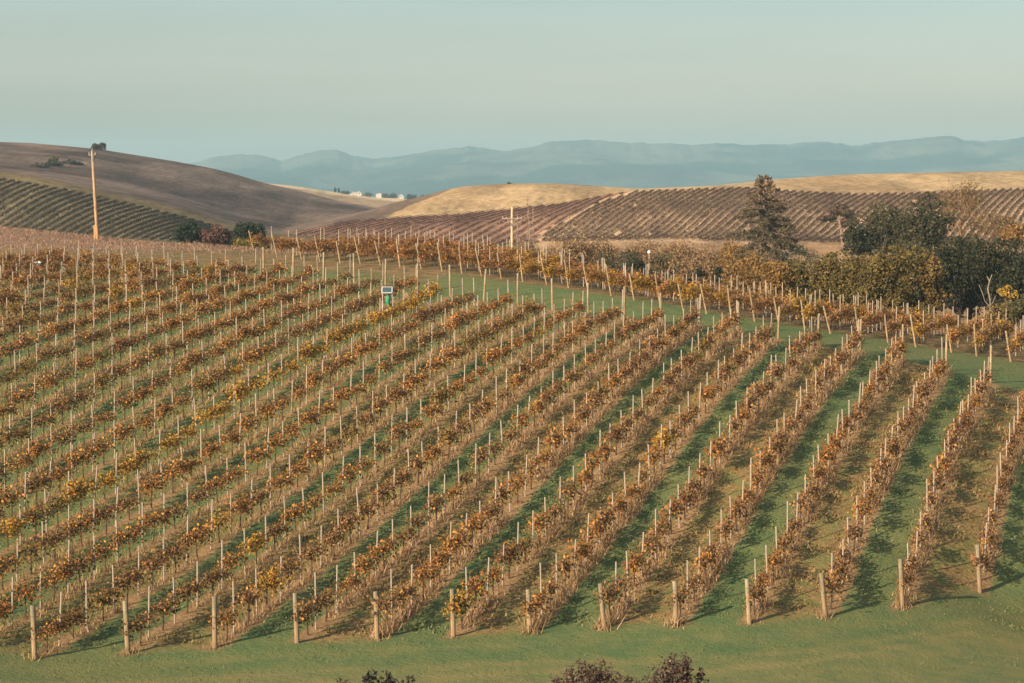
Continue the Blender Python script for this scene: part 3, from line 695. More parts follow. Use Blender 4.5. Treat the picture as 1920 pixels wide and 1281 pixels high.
def crown_tree(name, x, y, z, h, w, n, size, cols, label, cat, group=None, trunk=.28, trunk_h=.35, nl=9, bark=(.07,.055,.045), keep=.4, drop=0.0, lobes=None, tall=1.0):
    t = thing(name, (x, y, z), label, cat, group); tr, cr = MB(), MB(); bark = np.array(bark)
    if lobes is None:
        lobes = []
        for k in range(nl):
            an = rng.uniform(0, 2 * pi); rad = w * .5 * math.sqrt(rng.random()) * .80; zz = h * (trunk_h + (1 - trunk_h) * rng.uniform(.15, .78))
            kk = 1 - .55 * max(0, (zz / h - .6) / .4); s = w * rng.uniform(.21, .31)
            lobes.append((cos(an) * rad * kk, sin(an) * rad * kk, zz - drop * rad, s, s, s * rng.uniform(.7, 1.0) * tall))
        s = w * .22; lobes.append((rng.normal(0, w * .06), 0, h - s * .8 * tall, s, s, s * .85 * tall))
    fork = np.array([rng.normal(0, .02) * h, rng.normal(0, .02) * h, h * trunk_h]); limb(tr, (0, 0, -.4), fork, trunk, trunk * .7, bark, .04, 8)
    for l in lobes: limb(tr, fork - [0, 0, h * trunk_h * .3 * rng.random()], (l[0], l[1], l[2] + l[5] * .2), trunk * .45, trunk * .1, bark, .15)
    tr.obj('trunk', M_BARK, t, smooth_=True); lobe_cloud(cr, lobes, n, size, cols, keep, w * .12); cr.obj('crown', M_LEAF, t); return t

def base_at(u, v, d):
    q = at_depth(u, v, d); return q[0], q[1], q[2]
def put(u, vb, d, vt, wpx):
    """base point of something with its foot at (u,vb), depth d, and its height and width in metres"""
    x, y, z = base_at(u, vb, d); return x, y, z, (vb - vt) / F * d, wpx / F * d

def bare_tree(name, x, y, z, h, w, label, cat, group=None, col=(.20,.14,.10), r=.14, levels=4, leafcols=None, nleaf=0, up=.6, tw=.012, first=.18, nb0=10):
    t = thing(name, (x, y, z), label, cat, group); m = MB(); tips = []; col = np.array(col)
    def grow(p, d, L, r_, lv):
        q = p + d * L; mid = p + d * L * .5 + rng.normal(size=3) * L * .05
        tube(m, [p, mid, q], [r_, r_ * .85, r_ * .6], 5 if lv > 2 else 3, col * rng.uniform(.8, 1.2), False)
        if lv <= 0: tips.append(q); return
        for c in range(3 if lv > 1 else 4):
            nd = d + rng.normal(size=3) * .55; nd[2] += up * .35; nd /= np.linalg.norm(nd)
            f = rng.uniform(.35, 1.0); grow(p + d * L * f, nd, L * rng.uniform(.5, .75), max(r_ * .5, tw), lv - 1)
    top = np.array([rng.normal(0, .02) * h, 0, h]); limb(m, (0, 0, -.4), top, r, tw * 1.2, col, .02, 6)
    for c in range(nb0):
        f = rng.uniform(first, .93); an = rng.uniform(0, 2 * pi); e = np.array([cos(an), sin(an), up + .3 * f]); e /= np.linalg.norm(e)
        grow(top * f, e, w * .5 * (1.15 - f) * rng.uniform(.6, 1.0), max(r * .35 * (1.1 - f), tw * 1.5), levels - 2)
    m.obj('trunk', M_BARK, t)
    if nleaf:
        tp = np.array(tips); k = rng.integers(0, len(tp), nleaf); cr = MB()
        leaves(cr, tp[k] + rng.normal(0, w * .05, (nleaf, 3)), rng.uniform(.12, .26, nleaf), pal(leafcols, nleaf)); cr.obj('crown', M_LEAF, t)
    return t

def shrub(name, x, y, z, h, w, n, size, cols, label, cat='shrub', group=None, stems=14, keep=.36, bark=(.10,.075,.055), upright=False, twig=None):
    t = thing(name, (x, y, z), label, cat, group); s, f = MB(), MB(); P = []
    lob = []
    for k in range(stems):
        an = rng.uniform(0, 2 * pi); r = w * .5 * math.sqrt(rng.random()); e = (cos(an) * r * (.6 if upright else .85), sin(an) * r * .8, h * rng.uniform(.45, .92) * (1 - .35 * (r / (w * .5)) ** 2))
        limb(s, (e[0] * .25, e[1] * .25, -.2), e, .03 + .008 * h, .012, np.array(bark), .15, 4)
        lr = w * rng.uniform(.14, .24); lob.append((e[0], e[1], e[2] - lr * .35, lr, lr, lr * (1.5 if upright else .85)))
        if twig:
            for c in range(7):
                o = rng.normal(size=3) * w * .15; o[2] = abs(o[2]) * 1.2; limb(s, np.array(e) * rng.uniform(.4, 1), np.array(e) + o, .014, .006, np.array(twig) * rng.uniform(.7, 1.3), .1, 3)
    s.obj('stems', M_BARK, t); lobe_cloud(f, lob, n, size, cols, keep, max(.5, w * .16)); f.obj('foliage', M_LEAF, t); return t

OAK = [(.03,.035,.02),(.042,.044,.022),(.023,.028,.018),(.055,.05,.025)]
OAKL = [(.055,.054,.029),(.075,.067,.032),(.042,.044,.025),(.095,.077,.037)]
WIL = [(.125,.095,.034),(.155,.112,.036),(.092,.076,.03),(.175,.12,.04),(.098,.08,.032)]
WILO = [(.23,.132,.042),(.19,.11,.037),(.26,.15,.046),(.15,.094,.036)]
SCR = [(.24,.15,.078),(.185,.115,.06),(.28,.18,.095),(.14,.095,.052)]

# conifer
def conifer(x, y, z, h, w, label):
    t = thing('conifer_tree', (x, y, z), label, 'conifer'); tr, cr = MB(), MB()
    tube(tr, [(0, 0, -.5), (.1, 0, h * .3), (-.05, 0, h * .7), (0, 0, h)], [.3, .24, .13, .03], 8, np.array([.20, .125, .085]))
    P, N, K = [], [], []
    for k in range(96):
        f = .10 + .88 * (k + rng.random()  ) / 96; an = rng.uniform(0, 2 * pi); L = w * .5 * (1.02 - f ** 1.25) * rng.uniform(.72, 1.08) + .4
        e = np.array([cos(an) * L, sin(an) * L, (.28 * f - .06) * L - .04 * L * L + (.22 * L if f > .75 else 0)]); p0 = np.array([0, 0, f * h])
        limb(tr, p0, p0 + e, .05 * (1.1 - f) + .012, .01, np.array([.13, .09, .065]), .04, 4)
        n = int(46 * L); s = rng.uniform(.22, 1.05, n); q = p0 + e * s[:, None]; q[:, 2] -= .10 * s * L * rng.random(n)
        side = np.array([-sin(an), cos(an), 0]); q = q + side * rng.normal(0, .17, n)[:, None] * (1.2 - s)[:, None] * L * .8; q[:, 2] += rng.normal(0, .10, n)
        P.append(q); K.append(np.full(n, f))
    P = np.concatenate(P); K = np.concatenate(K); n = len(P)
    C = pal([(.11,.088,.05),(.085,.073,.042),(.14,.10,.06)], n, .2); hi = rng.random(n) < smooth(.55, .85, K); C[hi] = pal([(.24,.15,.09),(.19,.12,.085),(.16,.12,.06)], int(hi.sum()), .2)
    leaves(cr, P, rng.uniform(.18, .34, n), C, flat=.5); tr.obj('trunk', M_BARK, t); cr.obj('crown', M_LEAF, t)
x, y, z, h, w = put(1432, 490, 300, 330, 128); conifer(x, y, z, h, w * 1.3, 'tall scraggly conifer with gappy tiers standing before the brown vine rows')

# tree with a bare pale trunk and a flat dark head
x, y, z, h, w = put(1578, 456, 330, 384, 78)
t = thing('pine_tree', (x, y, z), 'small umbrella-shaped tree on a bare leaning tan trunk right of the conifer', 'pine tree'); tr, cr = MB(), MB()
tube(tr, [(.25, 0, -.5), (.05, 0, h * .25), (-.28, 0, h * .5), (-.3, 0, h * .75)], [.26, .22, .18, .1], 8, np.array([.22, .15, .11]))
lb = [(-1.7,0,h*.66,1.0,.9,.35),(-.5,.3,h*.82,1.2,1.0,.45),(.6,-.2,h*.78,1.1,1,.5),(-.1,.2,h*.95,.9,.8,.35),(1.2,.1,h*.6,.8,.7,.45),(-2.4,.2,h*.6,.6,.5,.22),(.5,.3,h*.5,.5,.5,.5)]
for l in lb: limb(tr, (-.3, 0, h * .55), l[:3], .07, .02, np.array([.2, .13, .09]), .1, 4)
tr.obj('trunk', M_BARK, t); lobe_cloud(cr, lb, 4200, .24, [(.12,.075,.055),(.075,.062,.042),(.055,.055,.042),(.15,.09,.06)], .26, .6); cr.obj('crown', M_LEAF, t)

# oaks on the right
for (u, vb, d, vt, wp, n, cols, lab) in [
    (1655, 486, 262, 378, 118, 6200, OAKL, 'grey-green spreading oak right of the umbrella-shaped tree, its crown highest near the middle'),
    (1735, 486, 255, 360, 108, 6000, OAKL, 'tallest grey-green oak, its crown reaching up over the golden hilltop field'),
    (1612, 480, 250, 418, 66, 2600, OAK, 'low dark oak tucked against the left foot of the grey-green oaks'),
    (1790, 600, 190, 440, 135, 8200, OAK, 'big dark oak with the deep shadowed front behind the right vine rows'),
    (1868, 600, 186, 446, 120, 7600, OAK, 'big dark oak standing behind the bare white snag'),
    (1932, 612, 178, 478, 110, 6000, OAK, 'dark oak cut by the right edge of the view'),
    (1902, 598, 200, 446, 120, 6500, OAK, 'dark oak standing beneath the orange tree at the right edge'),
    (1818, 590, 212, 436, 110, 6000, OAKL, 'grey-green oak rising behind the two big dark oaks'),
    (1722, 590, 205, 446, 96, 5200, OAKL, 'grey-green oak rising between the willows and the big dark oaks')]:
    x, y, z, h, w = put(u, vb, d, vt, wp)
    crown_tree('oak_tree', x, y, z, h, w, n, .27 if d > 220 else .22, cols, lab, 'oak tree', 'oaks behind the right vine rows', .22, .06, 17, keep=.38)
# willows / poplars, columns of olive-gold leaves
for k, (u, vt, wp, cols, lab) in enumerate([
    (1452, 490, 62, WILO, 'orange-brown willow below the conifer, leftmost of the willow thicket'),
    (1502, 486, 70, WIL, 'olive-gold willow just right of the orange-brown one'),
    (1548, 478, 66, WIL, 'rounded olive willow in the middle left of the thicket'),
    (1592, 470, 60, WIL, 'olive-gold willow directly below the umbrella-shaped tree'),
    (1640, 462, 60, WIL, 'tall olive willow with a dark gap on its right side'),
    (1692, 460, 62, WIL, 'tall golden-brown willow beside the deep shadow of the big oak'),
    (1570, 492, 64, WIL, 'lower olive willow in front of the thicket, below the umbrella-shaped tree'),
    (1618, 480, 56, WIL, 'olive-gold willow left of the dark gap in the thicket'),
    (1668, 486, 52, WIL, 'lower olive willow filling the dark gap in the thicket'),
    (1738, 476, 48, [(.165,.108,.038),(.14,.092,.033),(.19,.122,.042)], 'narrow golden-brown willow in front of the dark oaks')]):
    x, y, z, h, w = put(u, 592, 170 + (k * 7 % 4) * 4, vt, wp)
    nl = [(rng.normal(0, w * .2), rng.normal(0, w * .2), h * f, w * rng.uniform(.38, .52), w * rng.uniform(.34, .46), h * rng.uniform(.13, .2)) for f in (.1, .2, .32, .42, .52, .62, .72, .84)]
    crown_tree('willow_tree', x, y, z, h, w * 1.15, 6200, .19, cols, lab, 'willow', 'willow thicket behind the right vine rows', .13, .15, lobes=nl, keep=.40)
# leafless tree at the right
x, y, z, h, w = put(1801, 478, 262, 334, 120)
bare_tree('bare_tree', x, y, z, h, w, 'leafless brown tree with a thin top standing right of the oaks', 'bare tree', col=(.22,.135,.075), r=.13, nb0=26, leafcols=[(.22,.14,.065),(.17,.115,.05)], nleaf=1500, tw=.022)
for u, vt, vb, wp, lab in ((1850, 398, 490, 90, 'wide leafless brown tree right of the thin-topped one'), (1400+490, 405, 480, 70, 'leafless brown tree above the orange tree at the right edge')):
    x, y, z, h, w = put(u, vb, 258, vt, wp)
    bare_tree('bare_tree', x, y, z, h, w, lab, 'bare tree', col=(.22,.14,.085), r=.10, nb0=22, leafcols=[(.2,.13,.06),(.16,.11,.05)], nleaf=900, first=.08, tw=.02)
x, y, z, h, w = put(1904, 478, 236, 424, 62); crown_tree('autumn_tree', x, y, z, h, w, 2200, .22, [(.25,.145,.055),(.30,.175,.065),(.20,.115,.045)], 'orange autumn tree at the right edge above the dark oaks', 'autumn tree', None, .1, .2)
x, y, z, h, w = put(1891, 566, 168, 529, 34); shrub('shrub', x, y, z, h, w, 900, .15, [(.36,.23,.05),(.30,.19,.04)], 'small yellow shrub right of the white snag', 'shrub')
x, y, z, h, w = put(1882, 628, 158, 562, 92); shrub('shrub', x, y, z, h, w, 3200, .15, [(.15,.105,.038),(.12,.09,.035),(.19,.125,.045)], 'broad olive-brown shrub at the foot of the white snag', 'shrub')
x, y, z, h, w = put(1922, 620, 156, 540, 60); shrub('shrub', x, y, z, h, w, 2400, .15, [(.09,.085,.036),(.07,.07,.032)], 'dark olive shrub at the right edge beside the yellow shrub', 'shrub')
x, y, z, h, w = put(1720, 612, 160, 566, 80); shrub('shrub', x, y, z, h, w, 2000, .15, WIL, 'low olive-gold shrub beneath the golden-brown willow behind the vines', 'shrub')
# white snag
x, y, z, h, w = put(1855, 582, 172, 516, 30); t = thing('dead_tree', (x, y, z), 'bare white snag with forked limbs in front of the dark oaks', 'dead tree'); m = MB(); wc = np.array([.22,.185,.14])
tube(m, [(.1,0,-.4),(.05,0,h*.3),(-.12,0,h*.6),(0,0,h*.85),(.18,0,h*1.02)], [.07,.062,.05,.042,.03], 7, wc); tube(m, [(-.02,0,h*.84),(-.2,.05,h*.97)], [.05,.03], 6, wc)
tube(m, [(.05,0,h*.1),(-.3,.1,h*.26),(-.5,.1,h*.5),(-.75,0,h*.72)], [.04,.034,.028,.018], 6, wc); tube(m, [(.05,0,h*.1),(.3,.1,h*.25),(.42,0,h*.4)], [.05,.035,.02], 6, wc)
m.obj('trunk', M_BARK, t, smooth_=True)

# brown scrub beyond the headland
for k, (u, vb, vt, wp, d, cols, lab) in enumerate([
    (1075, 512, 466, 70, 215, SCR, 'tan scrub bush right of the bare poplars'), (1130, 520, 470, 70, 222, SCR, 'tan scrub bush behind the low dark green bush'),
    (1200, 530, 468, 80, 215, SCR, 'tan scrub bush left of the white knobbed post'), (1270, 545, 462, 78, 210, SCR, 'brown scrub bush right of the white knobbed post'),
    (1325, 556, 458, 74, 205, SCR, 'tall brown scrub bush in the middle of the scrub belt'), (1375, 566, 470, 76, 196, WILO, 'rusty scrub bush left of the conifer'),
    (1420, 576, 482, 70, 188, WILO, 'rusty scrub bush under the conifer'), (1300, 560, 500, 80, 180, SCR, 'low tan scrub bush just behind the golden vines'),
    (1385, 580, 520, 80, 176, WILO, 'low rusty scrub bush just behind the vines below the conifer'), (1240, 548, 500, 70, 190, [(.10,.085,.045),(.075,.072,.038),(.14,.10,.05)], 'olive scrub bush under the white knobbed post')]):
    x, y, z, h, w = put(u, vb, d, vt - 13, wp); shrub('scrub_bush', x, y, z, h, w * 1.5, 6000, .19, cols, lab, 'bush', 'scrub belt beyond the headland', 22, .40, upright=True, twig=(.24,.16,.10))
for (u, vb, vt, wp, d, lab) in [(1155, 506, 468, 104, 200, 'low dark green bush behind the golden vines left of the scrub'), (1196, 516, 486, 50, 190, 'small dark green bush at the right end of the low dark one'), (1345, 530, 500, 24, 168, 'little round dark green bush in the rusty scrub'), (1312, 522, 500, 16, 170, 'tiny dark green bush left of the little round one'), (1500, 500, 462, 96, 270, 'dark low bush right of the conifer foot'), (1408, 500, 470, 60, 268, 'dark low bush left of the conifer foot')]:
    x, y, z, h, w = put(u, vb, d, vt, wp); shrub('green_bush', x, y, z, h, w, 1900, .15, [(.045,.05,.032),(.06,.062,.034),(.035,.042,.03)], lab, 'bush', 'dark bushes beyond the headland', 12, .36)
# bushes at the foot of the brown hill
for (u, vb, vt, wp, cols, lab) in [(352, 455, 412, 52, [(.03,.042,.028),(.045,.055,.034)], 'round dark green bush left of the reddish bush under the brown hill'),
    (470, 446, 411, 57, [(.03,.042,.028),(.045,.055,.034)], 'round dark green bush with a domed top above the yellow bush'),
    (400, 456, 418, 60, [(.15,.08,.065),(.12,.065,.055)], 'dull reddish bush between the two round dark bushes'),
    (468, 466, 442, 70, [(.22,.17,.05),(.17,.14,.045)], 'low yellow-green bush below the domed dark bush')]:
    x, y, z, h, w = put(u, vb + 4, 275, vt, wp); k = lab.startswith('round')
    shrub('bush', x, y, z, h, w, 3600, .22, cols, lab, 'bush', 'bushes under the brown hill', 26, .2)
# trees on the brown hill
q = left_hill.hit(186, 281, 780, 860); zc = float(left_hill.z(np.array([q[0]]), np.array([q[1]]))[0])
for dx_, hh, ww, lab in ((-1.3, 2.3, 2.8, 'left one of the two little dark trees on the crest of the brown hill'), (1.2, 2.6, 3.2, 'right one of the two little dark trees on the crest of the brown hill')):
    crown_tree('hill_tree', q[0] + dx_, q[1], zc - .1, hh, ww, 900, .45, [(.09,.07,.055),(.07,.058,.05)], lab, 'tree', 'trees on the hill crest', .2, .02, keep=.2)
for (u, v, wp, hp, cols, lab) in [(102, 312, 34, 12, [(.05,.055,.045),(.07,.068,.05)], 'dark bush in the middle of the thicket high on the brown hill'), (72, 314, 36, 7, [(.085,.07,.055)], 'low brown bush left in the thicket high on the brown hill'), (98, 302, 26, 9, [(.13,.105,.05)], 'yellowish bush at the back of the thicket high on the brown hill'), (128, 308, 26, 9, [(.07,.065,.055)], 'dark bush right in the thicket high on the brown hill'), (147, 309, 18, 5, [(.085,.07,.055)], 'small low bush at the right end of the thicket on the hill')]:
    q = left_hill.hit(u, v, 505, 845); zc = float(left_hill.z(np.array([q[0]]), np.array([q[1]]))[0])
    shrub('hill_bush', q[0], q[1], zc, hp / F * q[1], wp / F * q[1], 700, .5, cols, lab, 'bush', 'thicket on the brown hill', 12, .25)
q = mid_hill.hit(955, 345, 600, 665); zc = float(mid_hill.z(np.array([q[0]]), np.array([q[1]]))[0])
shrub('hill_bush', q[0], q[1], zc - .1, .6, 1.8, 200, .3, [(.08,.07,.05)], 'tiny dark bush on the skyline of the golden hilltop', 'bush', None, 8, .2)
# bare poplars by the second pole
for k, (u, vt, wp, lab) in enumerate([(972, 396, 22, 'thin leafless poplar close to the right of the crossarm pole'), (994, 366, 26, 'tallest thin leafless poplar right of the crossarm pole'), (1004, 380, 24, 'thin leafless poplar, rightmost of the three near the crossarm pole')]):
    x, y, z, h, w = put(u, 500, 268, vt, wp); z -= 2.5; h += 2.5
    bare_tree('bare_poplar', x, y, z, h, w * 1.4, lab, 'bare poplar', 'leafless poplars by the crossarm pole', (.30,.22,.165), .075, nb0=30, up=2.4, tw=.012, first=.2)
for u, vb, vt, wp, lab in ((990, 500, 438, 50, 'pale leafless thicket at the foot of the bare poplars'), (1035, 505, 452, 50, 'pale leafless thicket right of the bare poplars')):
    x, y, z, h, w = put(u, vb, 262, vt, wp); shrub('thicket', x, y, z, h, w, 700, .2, SCR, lab, 'thicket', None, 20, .42, twig=(.30,.21,.15), upright=True)

# foreground shrubs, close to the camera
def sprig_shrub(name, u, d, vt, wp, nst, cols, label, leaf=(.045, .085), spread=1.0, dense=34, lowest=.84, bark=(.07,.05,.05)):
    x, y, zt = base_at(u, vt, d); z = hz(x, y); h = zt - z; w = wp / F * d
    t = thing(name, (x, y, z), label, 'shrub'); s, f = MB(), MB()
    for k in range(nst):
        a = rng.uniform(-.5, .5) * w; b_ = rng.normal(0, .22 * w); hh = h * (1 - .22 * (abs(a) / (w * .5)) ** 2) * rng.uniform(lowest, 1.0)
        p0 = np.array([a * .25, b_ * .25, 0]); p1 = np.array([a * .9, b_ * .8, hh * .55]); p2 = np.array([a + rng.normal(0, .06), b_, hh]); tt = np.linspace(0, 1, 7)[:, None]
        c_ = (1 - tt) ** 2 * p0 + 2 * tt * (1 - tt) * p1 + tt ** 2 * p2; tube(s, c_, np.linspace(.018, .004, 7), 4, np.array(bark))
        tw = np.concatenate([rng.uniform(.45, 1, dense), rng.uniform(.85, 1.0, dense // 3)]); q = np.stack([np.interp(tw, tt[:, 0], c_[:, m_]) for m_ in range(3)], -1); q += rng.normal(0, .055 * spread, q.shape)
        leaves(f, q, rng.uniform(leaf[0], leaf[1], len(q)), pal(cols, len(q), .22), flat=.1, aspect=1.0)
    s.obj('stems', M_BARK, t); f.obj('foliage', M_LEAF, t)
PUR = [(.10,.057,.05),(.13,.075,.06),(.075,.047,.045),(.13,.09,.06),(.08,.068,.045)]
sprig_shrub('foreground_shrub', 1108, 46, 1236, 165, 46, PUR, 'purple-brown shrub at the bottom edge, left of its taller neighbour', dense=54, lowest=.78)
sprig_shrub('foreground_shrub', 1275, 46, 1224, 105, 44, PUR, 'purple-brown shrub at the bottom edge with a dense fan of twigs on the right', dense=54, lowest=.78)
sprig_shrub('foreground_shrub', 1195, 45, 1254, 90, 26, PUR, 'low purple-brown shrub between the two taller ones at the bottom edge', dense=54, lowest=.78)
DK = [(.035,.042,.032),(.03,.035,.034),(.045,.05,.03)]  # shade on the shoots is put into these dark leaf colours
for u, vt, wp, n, lab in ((648, 1263, 36, 7, 'leftmost dark leafy shoot clump at the bottom edge'), (690, 1256, 30, 7, 'dark leafy shoot clump with a bent tip at the bottom edge'), (727, 1257, 22, 10, 'dense pointed dark shoot clump at the bottom edge'), (768, 1252, 30, 8, 'rightmost dark leafy shoot clump at the bottom edge')):
    sprig_shrub('leafy_shoot', u, 30, vt, wp, n, DK, lab, leaf=(.035, .075), spread=.45, dense=36, lowest=.955)

# ------------------------------------------------------------------ poles and small things
def rotx(v): return v
x, y, z = ground_hit(183, 450, 170, 235); h = (450 - 284) / F * y; lx = -8.5 / F * y
t = thing('utility_pole', (x, y, z), 'tall leaning wooden utility pole in the brown field on the left', 'utility pole'); m = MB()
tube(m, [(0,0,-.6),(0,0,0),(lx*.5,0,h*.5),(lx,0,h)], [.17,.165,.14,.11], 10, np.array([[.36,.215,.115],[.36,.215,.115],[.36,.24,.145],[.31,.25,.19]])); m.obj('shaft', M_POST, t, smooth_=True)
m = MB(); box(m, (lx, 0, h*.955), (.60,.09,.10), (.26,.19,.13)); m.obj('crossarm', M_POST, t)
m = MB(); tube(m, [(lx+.16,-.2,h*.90),(lx+.16,-.2,h*.955)], .11, 8, np.array([.10,.09,.08])); m.obj('transformer', M_PAINT, t)
for s in (-.26, .26):
    m = MB(); tube(m, [(lx+s,0,h*.962),(lx+s,0,h*.985)], [.05,.035], 8, np.array([.30,.28,.26])); m.obj('insulator', M_PAINT, t)
m = MB(); tube(m, [(lx,0,h*.99),(lx,0,h*1.035)], [.03,.02], 6, np.array([.45,.40,.34])); m.obj('top_pin', M_PAINT, t)
x2, y2, z2 = x - 6.5 / F * y, y + .3, z; h2 = 27 / F * y
t = thing('stub_post', (x2, y2, hz(x2, y2)), 'short wooden post close to the left of the tall leaning pole', 'post'); m = MB()
tube(m, [(0,0,-.4),(0,0,h2*.5),(-.02,0,h2-.03),(-.02,0,h2)], [.075,.075,.072,.055], 8, np.array([.46,.28,.14])); m.obj('shaft', M_POST, t, smooth_=True)
m = MB(); tube(m, [(-.02,0,h2*.9),(-.02,0,h2*.94)], .08, 8, np.array([.2,.18,.16])); m.obj('band', M_PAINT, t)

x, y, z = base_at(960, 480, 262); z = -12.5; h = (VH - 388) / F * 262 - z
t = thing('utility_pole', (x, y, z), 'pale utility pole with a crossarm in front of the red vine rows', 'utility pole'); m = MB()
tube(m, [(0,0,-3),(0,0,h*.5),(0,0,h)], [.19,.16,.12], 10, np.array([.45,.36,.22])); m.obj('shaft', M_POST, t, smooth_=True)
ch = h - (410 - 388) / F * 262; m = MB(); box(m, (0, -.16, ch), (2.15, .08, .09), (.32, .255, .18)); m.obj('crossarm', M_POST, t)
for s in (-1, -.6, .6, 1):
    m = MB(); tube(m, [(s, -.16, ch + .06), (s, -.16, ch + .2)], [.05, .04], 8, np.array([.40,.38,.36])); m.obj('insulator', M_PAINT, t)
for s in (-1, 1):
    m = MB(); tube(m, [(0, -.16, ch - .6), (s * .55, -.16, ch - .06)], .025, 5, np.array([.30,.26,.2])); m.obj('brace', M_PAINT, t)
m = MB(); box(m, (0, -.2, h - (421 - 388) / F * 262), (.30, .22, .22), (.16,.14,.12)); m.obj('cable_box', M_PAINT, t)

x, y, z = base_at(1217, 535, 196); h = (535 - 476) / F * 196
t = thing('knob_post', (x, y, z), 'slim post with a round white knob on top in the scrub', 'post'); m = MB()
tube(m, [(0,0,-.5),(0,0,h)], .035, 7, np.array([.42,.34,.26])); m.obj('shaft', M_POST, t)
m = MB(); an = np.linspace(-1, 1, 7); tube(m, [(0,0,h+.13+.14*math.sin(a*pi/2)) for a in an], [.14*max(.15,math.cos(a*pi/2)) for a in an], 10, np.array([.78,.72,.64])); m.obj('knob', M_PAINT, t, smooth_=True)

x, y, z = ground_hit(726, 596, 110, 160); k = y / F
t = thing('weather_station', (x, y, z), 'solar powered weather station with a green box between the upper vine rows', 'weather station')
m = MB(); tube(m, [(0,.05,-.2),(0,.05,48*k)], .03, 8, np.array([.55,.50,.45])); m.obj('mast', M_STAKE, t)
ang = radians(38); rot = np.array([[1,0,0],[0,cos(ang),-sin(ang)],[0,sin(ang),cos(ang)]]); pz = 52 * k
m = MB(); box(m, (0, -.05, pz), (18*k, .45, .03), (.05,.08,.10), rot); pn_ = m.obj('solar_panel', M_PAINT, t)
m = MB()
for (cx_, cy_, sx, sy) in ((0,.245,19.5*k,.034),(0,-.245,19.5*k,.034),(-9.4*k,0,.045,.445),(9.4*k,0,.045,.445)):
    c_ = rot @ np.array([cx_, cy_, .004]); box(m, (c_[0], c_[1] - .05, c_[2] + pz), (sx, sy, .055), (.5,.52,.55), rot)
m.obj('frame', M_PAINT, pn_)
m = MB(); tube(m, [(.05,-.13,22*k),(.05,-.13,24*k),(.05,-.13,40*k),(.05,-.13,42*k)], [.08,.15,.15,.11], 12, np.array([.03,.20,.11])); m.obj('green_box', M_PAINT, t, smooth_=True)
for s, c_ in ((-1, (.55,.42,.42)), (1, (.55,.24,.18))):
    m = MB(); tube(m, [(s*8.3*k,-.02,14*k),(s*9*k,-.02,50*k)], .022, 6, np.array(c_)); m.obj('side_strut', M_PAINT, t)
m = MB(); tube(m, [(0,-.1,8*k),(0,-.1,9*k),(0,-.1,13*k),(0,-.1,14.5*k)], [.06,.11,.11,.05], 10, np.array([.80,.72,.62])); m.obj('white_canister', M_PAINT, t, smooth_=True)
x, y, z = ground_hit(71, 520, 120, 190); k = y / F
t = thing('sensor_post', (x, y, z), 'small white box on a thin post among the vines at the upper left', 'sensor post')
m = MB(); tube(m, [(-.12,0,-.2),(-.12,0,26*k)], .025, 6, np.array([.5,.42,.36])); m.obj('shaft', M_STAKE, t)
m = MB(); box(m, (0, 0, 28*k), (12*k, .22, 3.2*k), (.80,.80,.76)); m.obj('lid', M_PAINT, t); m = MB(); box(m, (.04, 0, 24.3*k), (8*k, .18, 4*k), (.16,.18,.19)); m.obj('box', M_PAINT, t)

# ------------------------------------------------------------------ houses on the far ridge
def house(u, v, wp, hp, label, wall, roof, extra=False):
    q = far_ridge.hit(u, v, 1960, 2090); x, y = q; z = float(far_ridge.z(np.array([x]), np.array([y]))[0]) - .3; w = wp / F * y; h = hp / F * y
    t = thing('house', (x, y, z), label, 'house', 'houses on the far ridge'); m = MB(); hw = h * .62; dp = w * .55
    box(m, (0, 0, hw / 2), (w, dp, hw), wall); m.obj('wall', M_PAINT, t)
    m = MB(); e = .4; V = [(-w/2-e,-dp/2-e,hw+.02),(w/2+e,-dp/2-e,hw+.02),(w/2+e,dp/2+e,hw+.02),(-w/2-e,dp/2+e,hw+.02),(-w/2+.5,0,h),(w/2-.5,0,h)]
    m.add(V, [[0,1,5,4],[2,3,4,5],[3,2,1,0]], [[1,2,5],[3,0,4]], roof); rf = m.obj('roof', M_PAINT, t)
    m = MB(); box(m, (w*.22, .3, h + .2), (.7, .7, 1.2), (.45,.40,.35)); m.obj('chimney', M_PAINT, rf)
    for k in range(3 if w > 6 else 2):
        m = MB(); box(m, (-w*.32 + k * w * .3, -dp/2 - .03, hw * .55), (w*.1, .1, hw*.35), (.10,.11,.12)); m.obj('window', M_PAINT, t)
    if extra:
        m = MB(); box(m, (-w*.62, -.3, hw*.4), (w*.26, dp*.8, hw*.8), wall); m.obj('side_wing', M_PAINT, t)
house(669, 367, 18, 7, 'long white house with a low wing, left on the far ridge', (.56,.49,.41), (.36,.32,.29), True)
house(710, 367, 10, 8, 'small white house between tree clumps on the far ridge', (.62,.53,.47), (.46,.37,.33))
house(749, 372, 16, 8, 'pale cream house partly behind trees, right on the far ridge', (.46,.42,.33), (.40,.37,.31))
for u, vb, vt, wp, cols, lab in [(629, 363, 353, 4, OAK, 'left one of the two thin dark trees on the far ridge'), (635.5, 363, 353.5, 4, OAK, 'right one of the two thin dark trees on the far ridge'), (647, 366, 362, 16, OAK, 'low dark tree left of the long white house'), (690, 368, 362, 22, OAKL, 'round tree between the two white houses'), (722, 370, 362, 20, OAKL, 'green tree right of the small white house'), (736, 371, 361, 16, OAKL, 'green tree left of the cream house'), (768, 375, 363, 14, OAK, 'dark tree right of the cream house'), (779, 376, 363, 16, OAK, 'dark tree at the right end of the houses'), (793, 377, 365, 12, OAKL, 'small tree beyond the right end of the houses')]:
    q = far_ridge.hit(u, vb, 1940, 2090); zc = float(far_ridge.z(np.array([q[0]]), np.array([q[1]]))[0]); sc = q[1] / F
    crown_tree('ridge_tree', q[0], q[1] - 2, zc - .3, (vb - vt) * sc, wp * sc, 420, .8, cols, lab, 'tree', 'trees on the far ridge', .25, .12, nl=8, keep=.2)

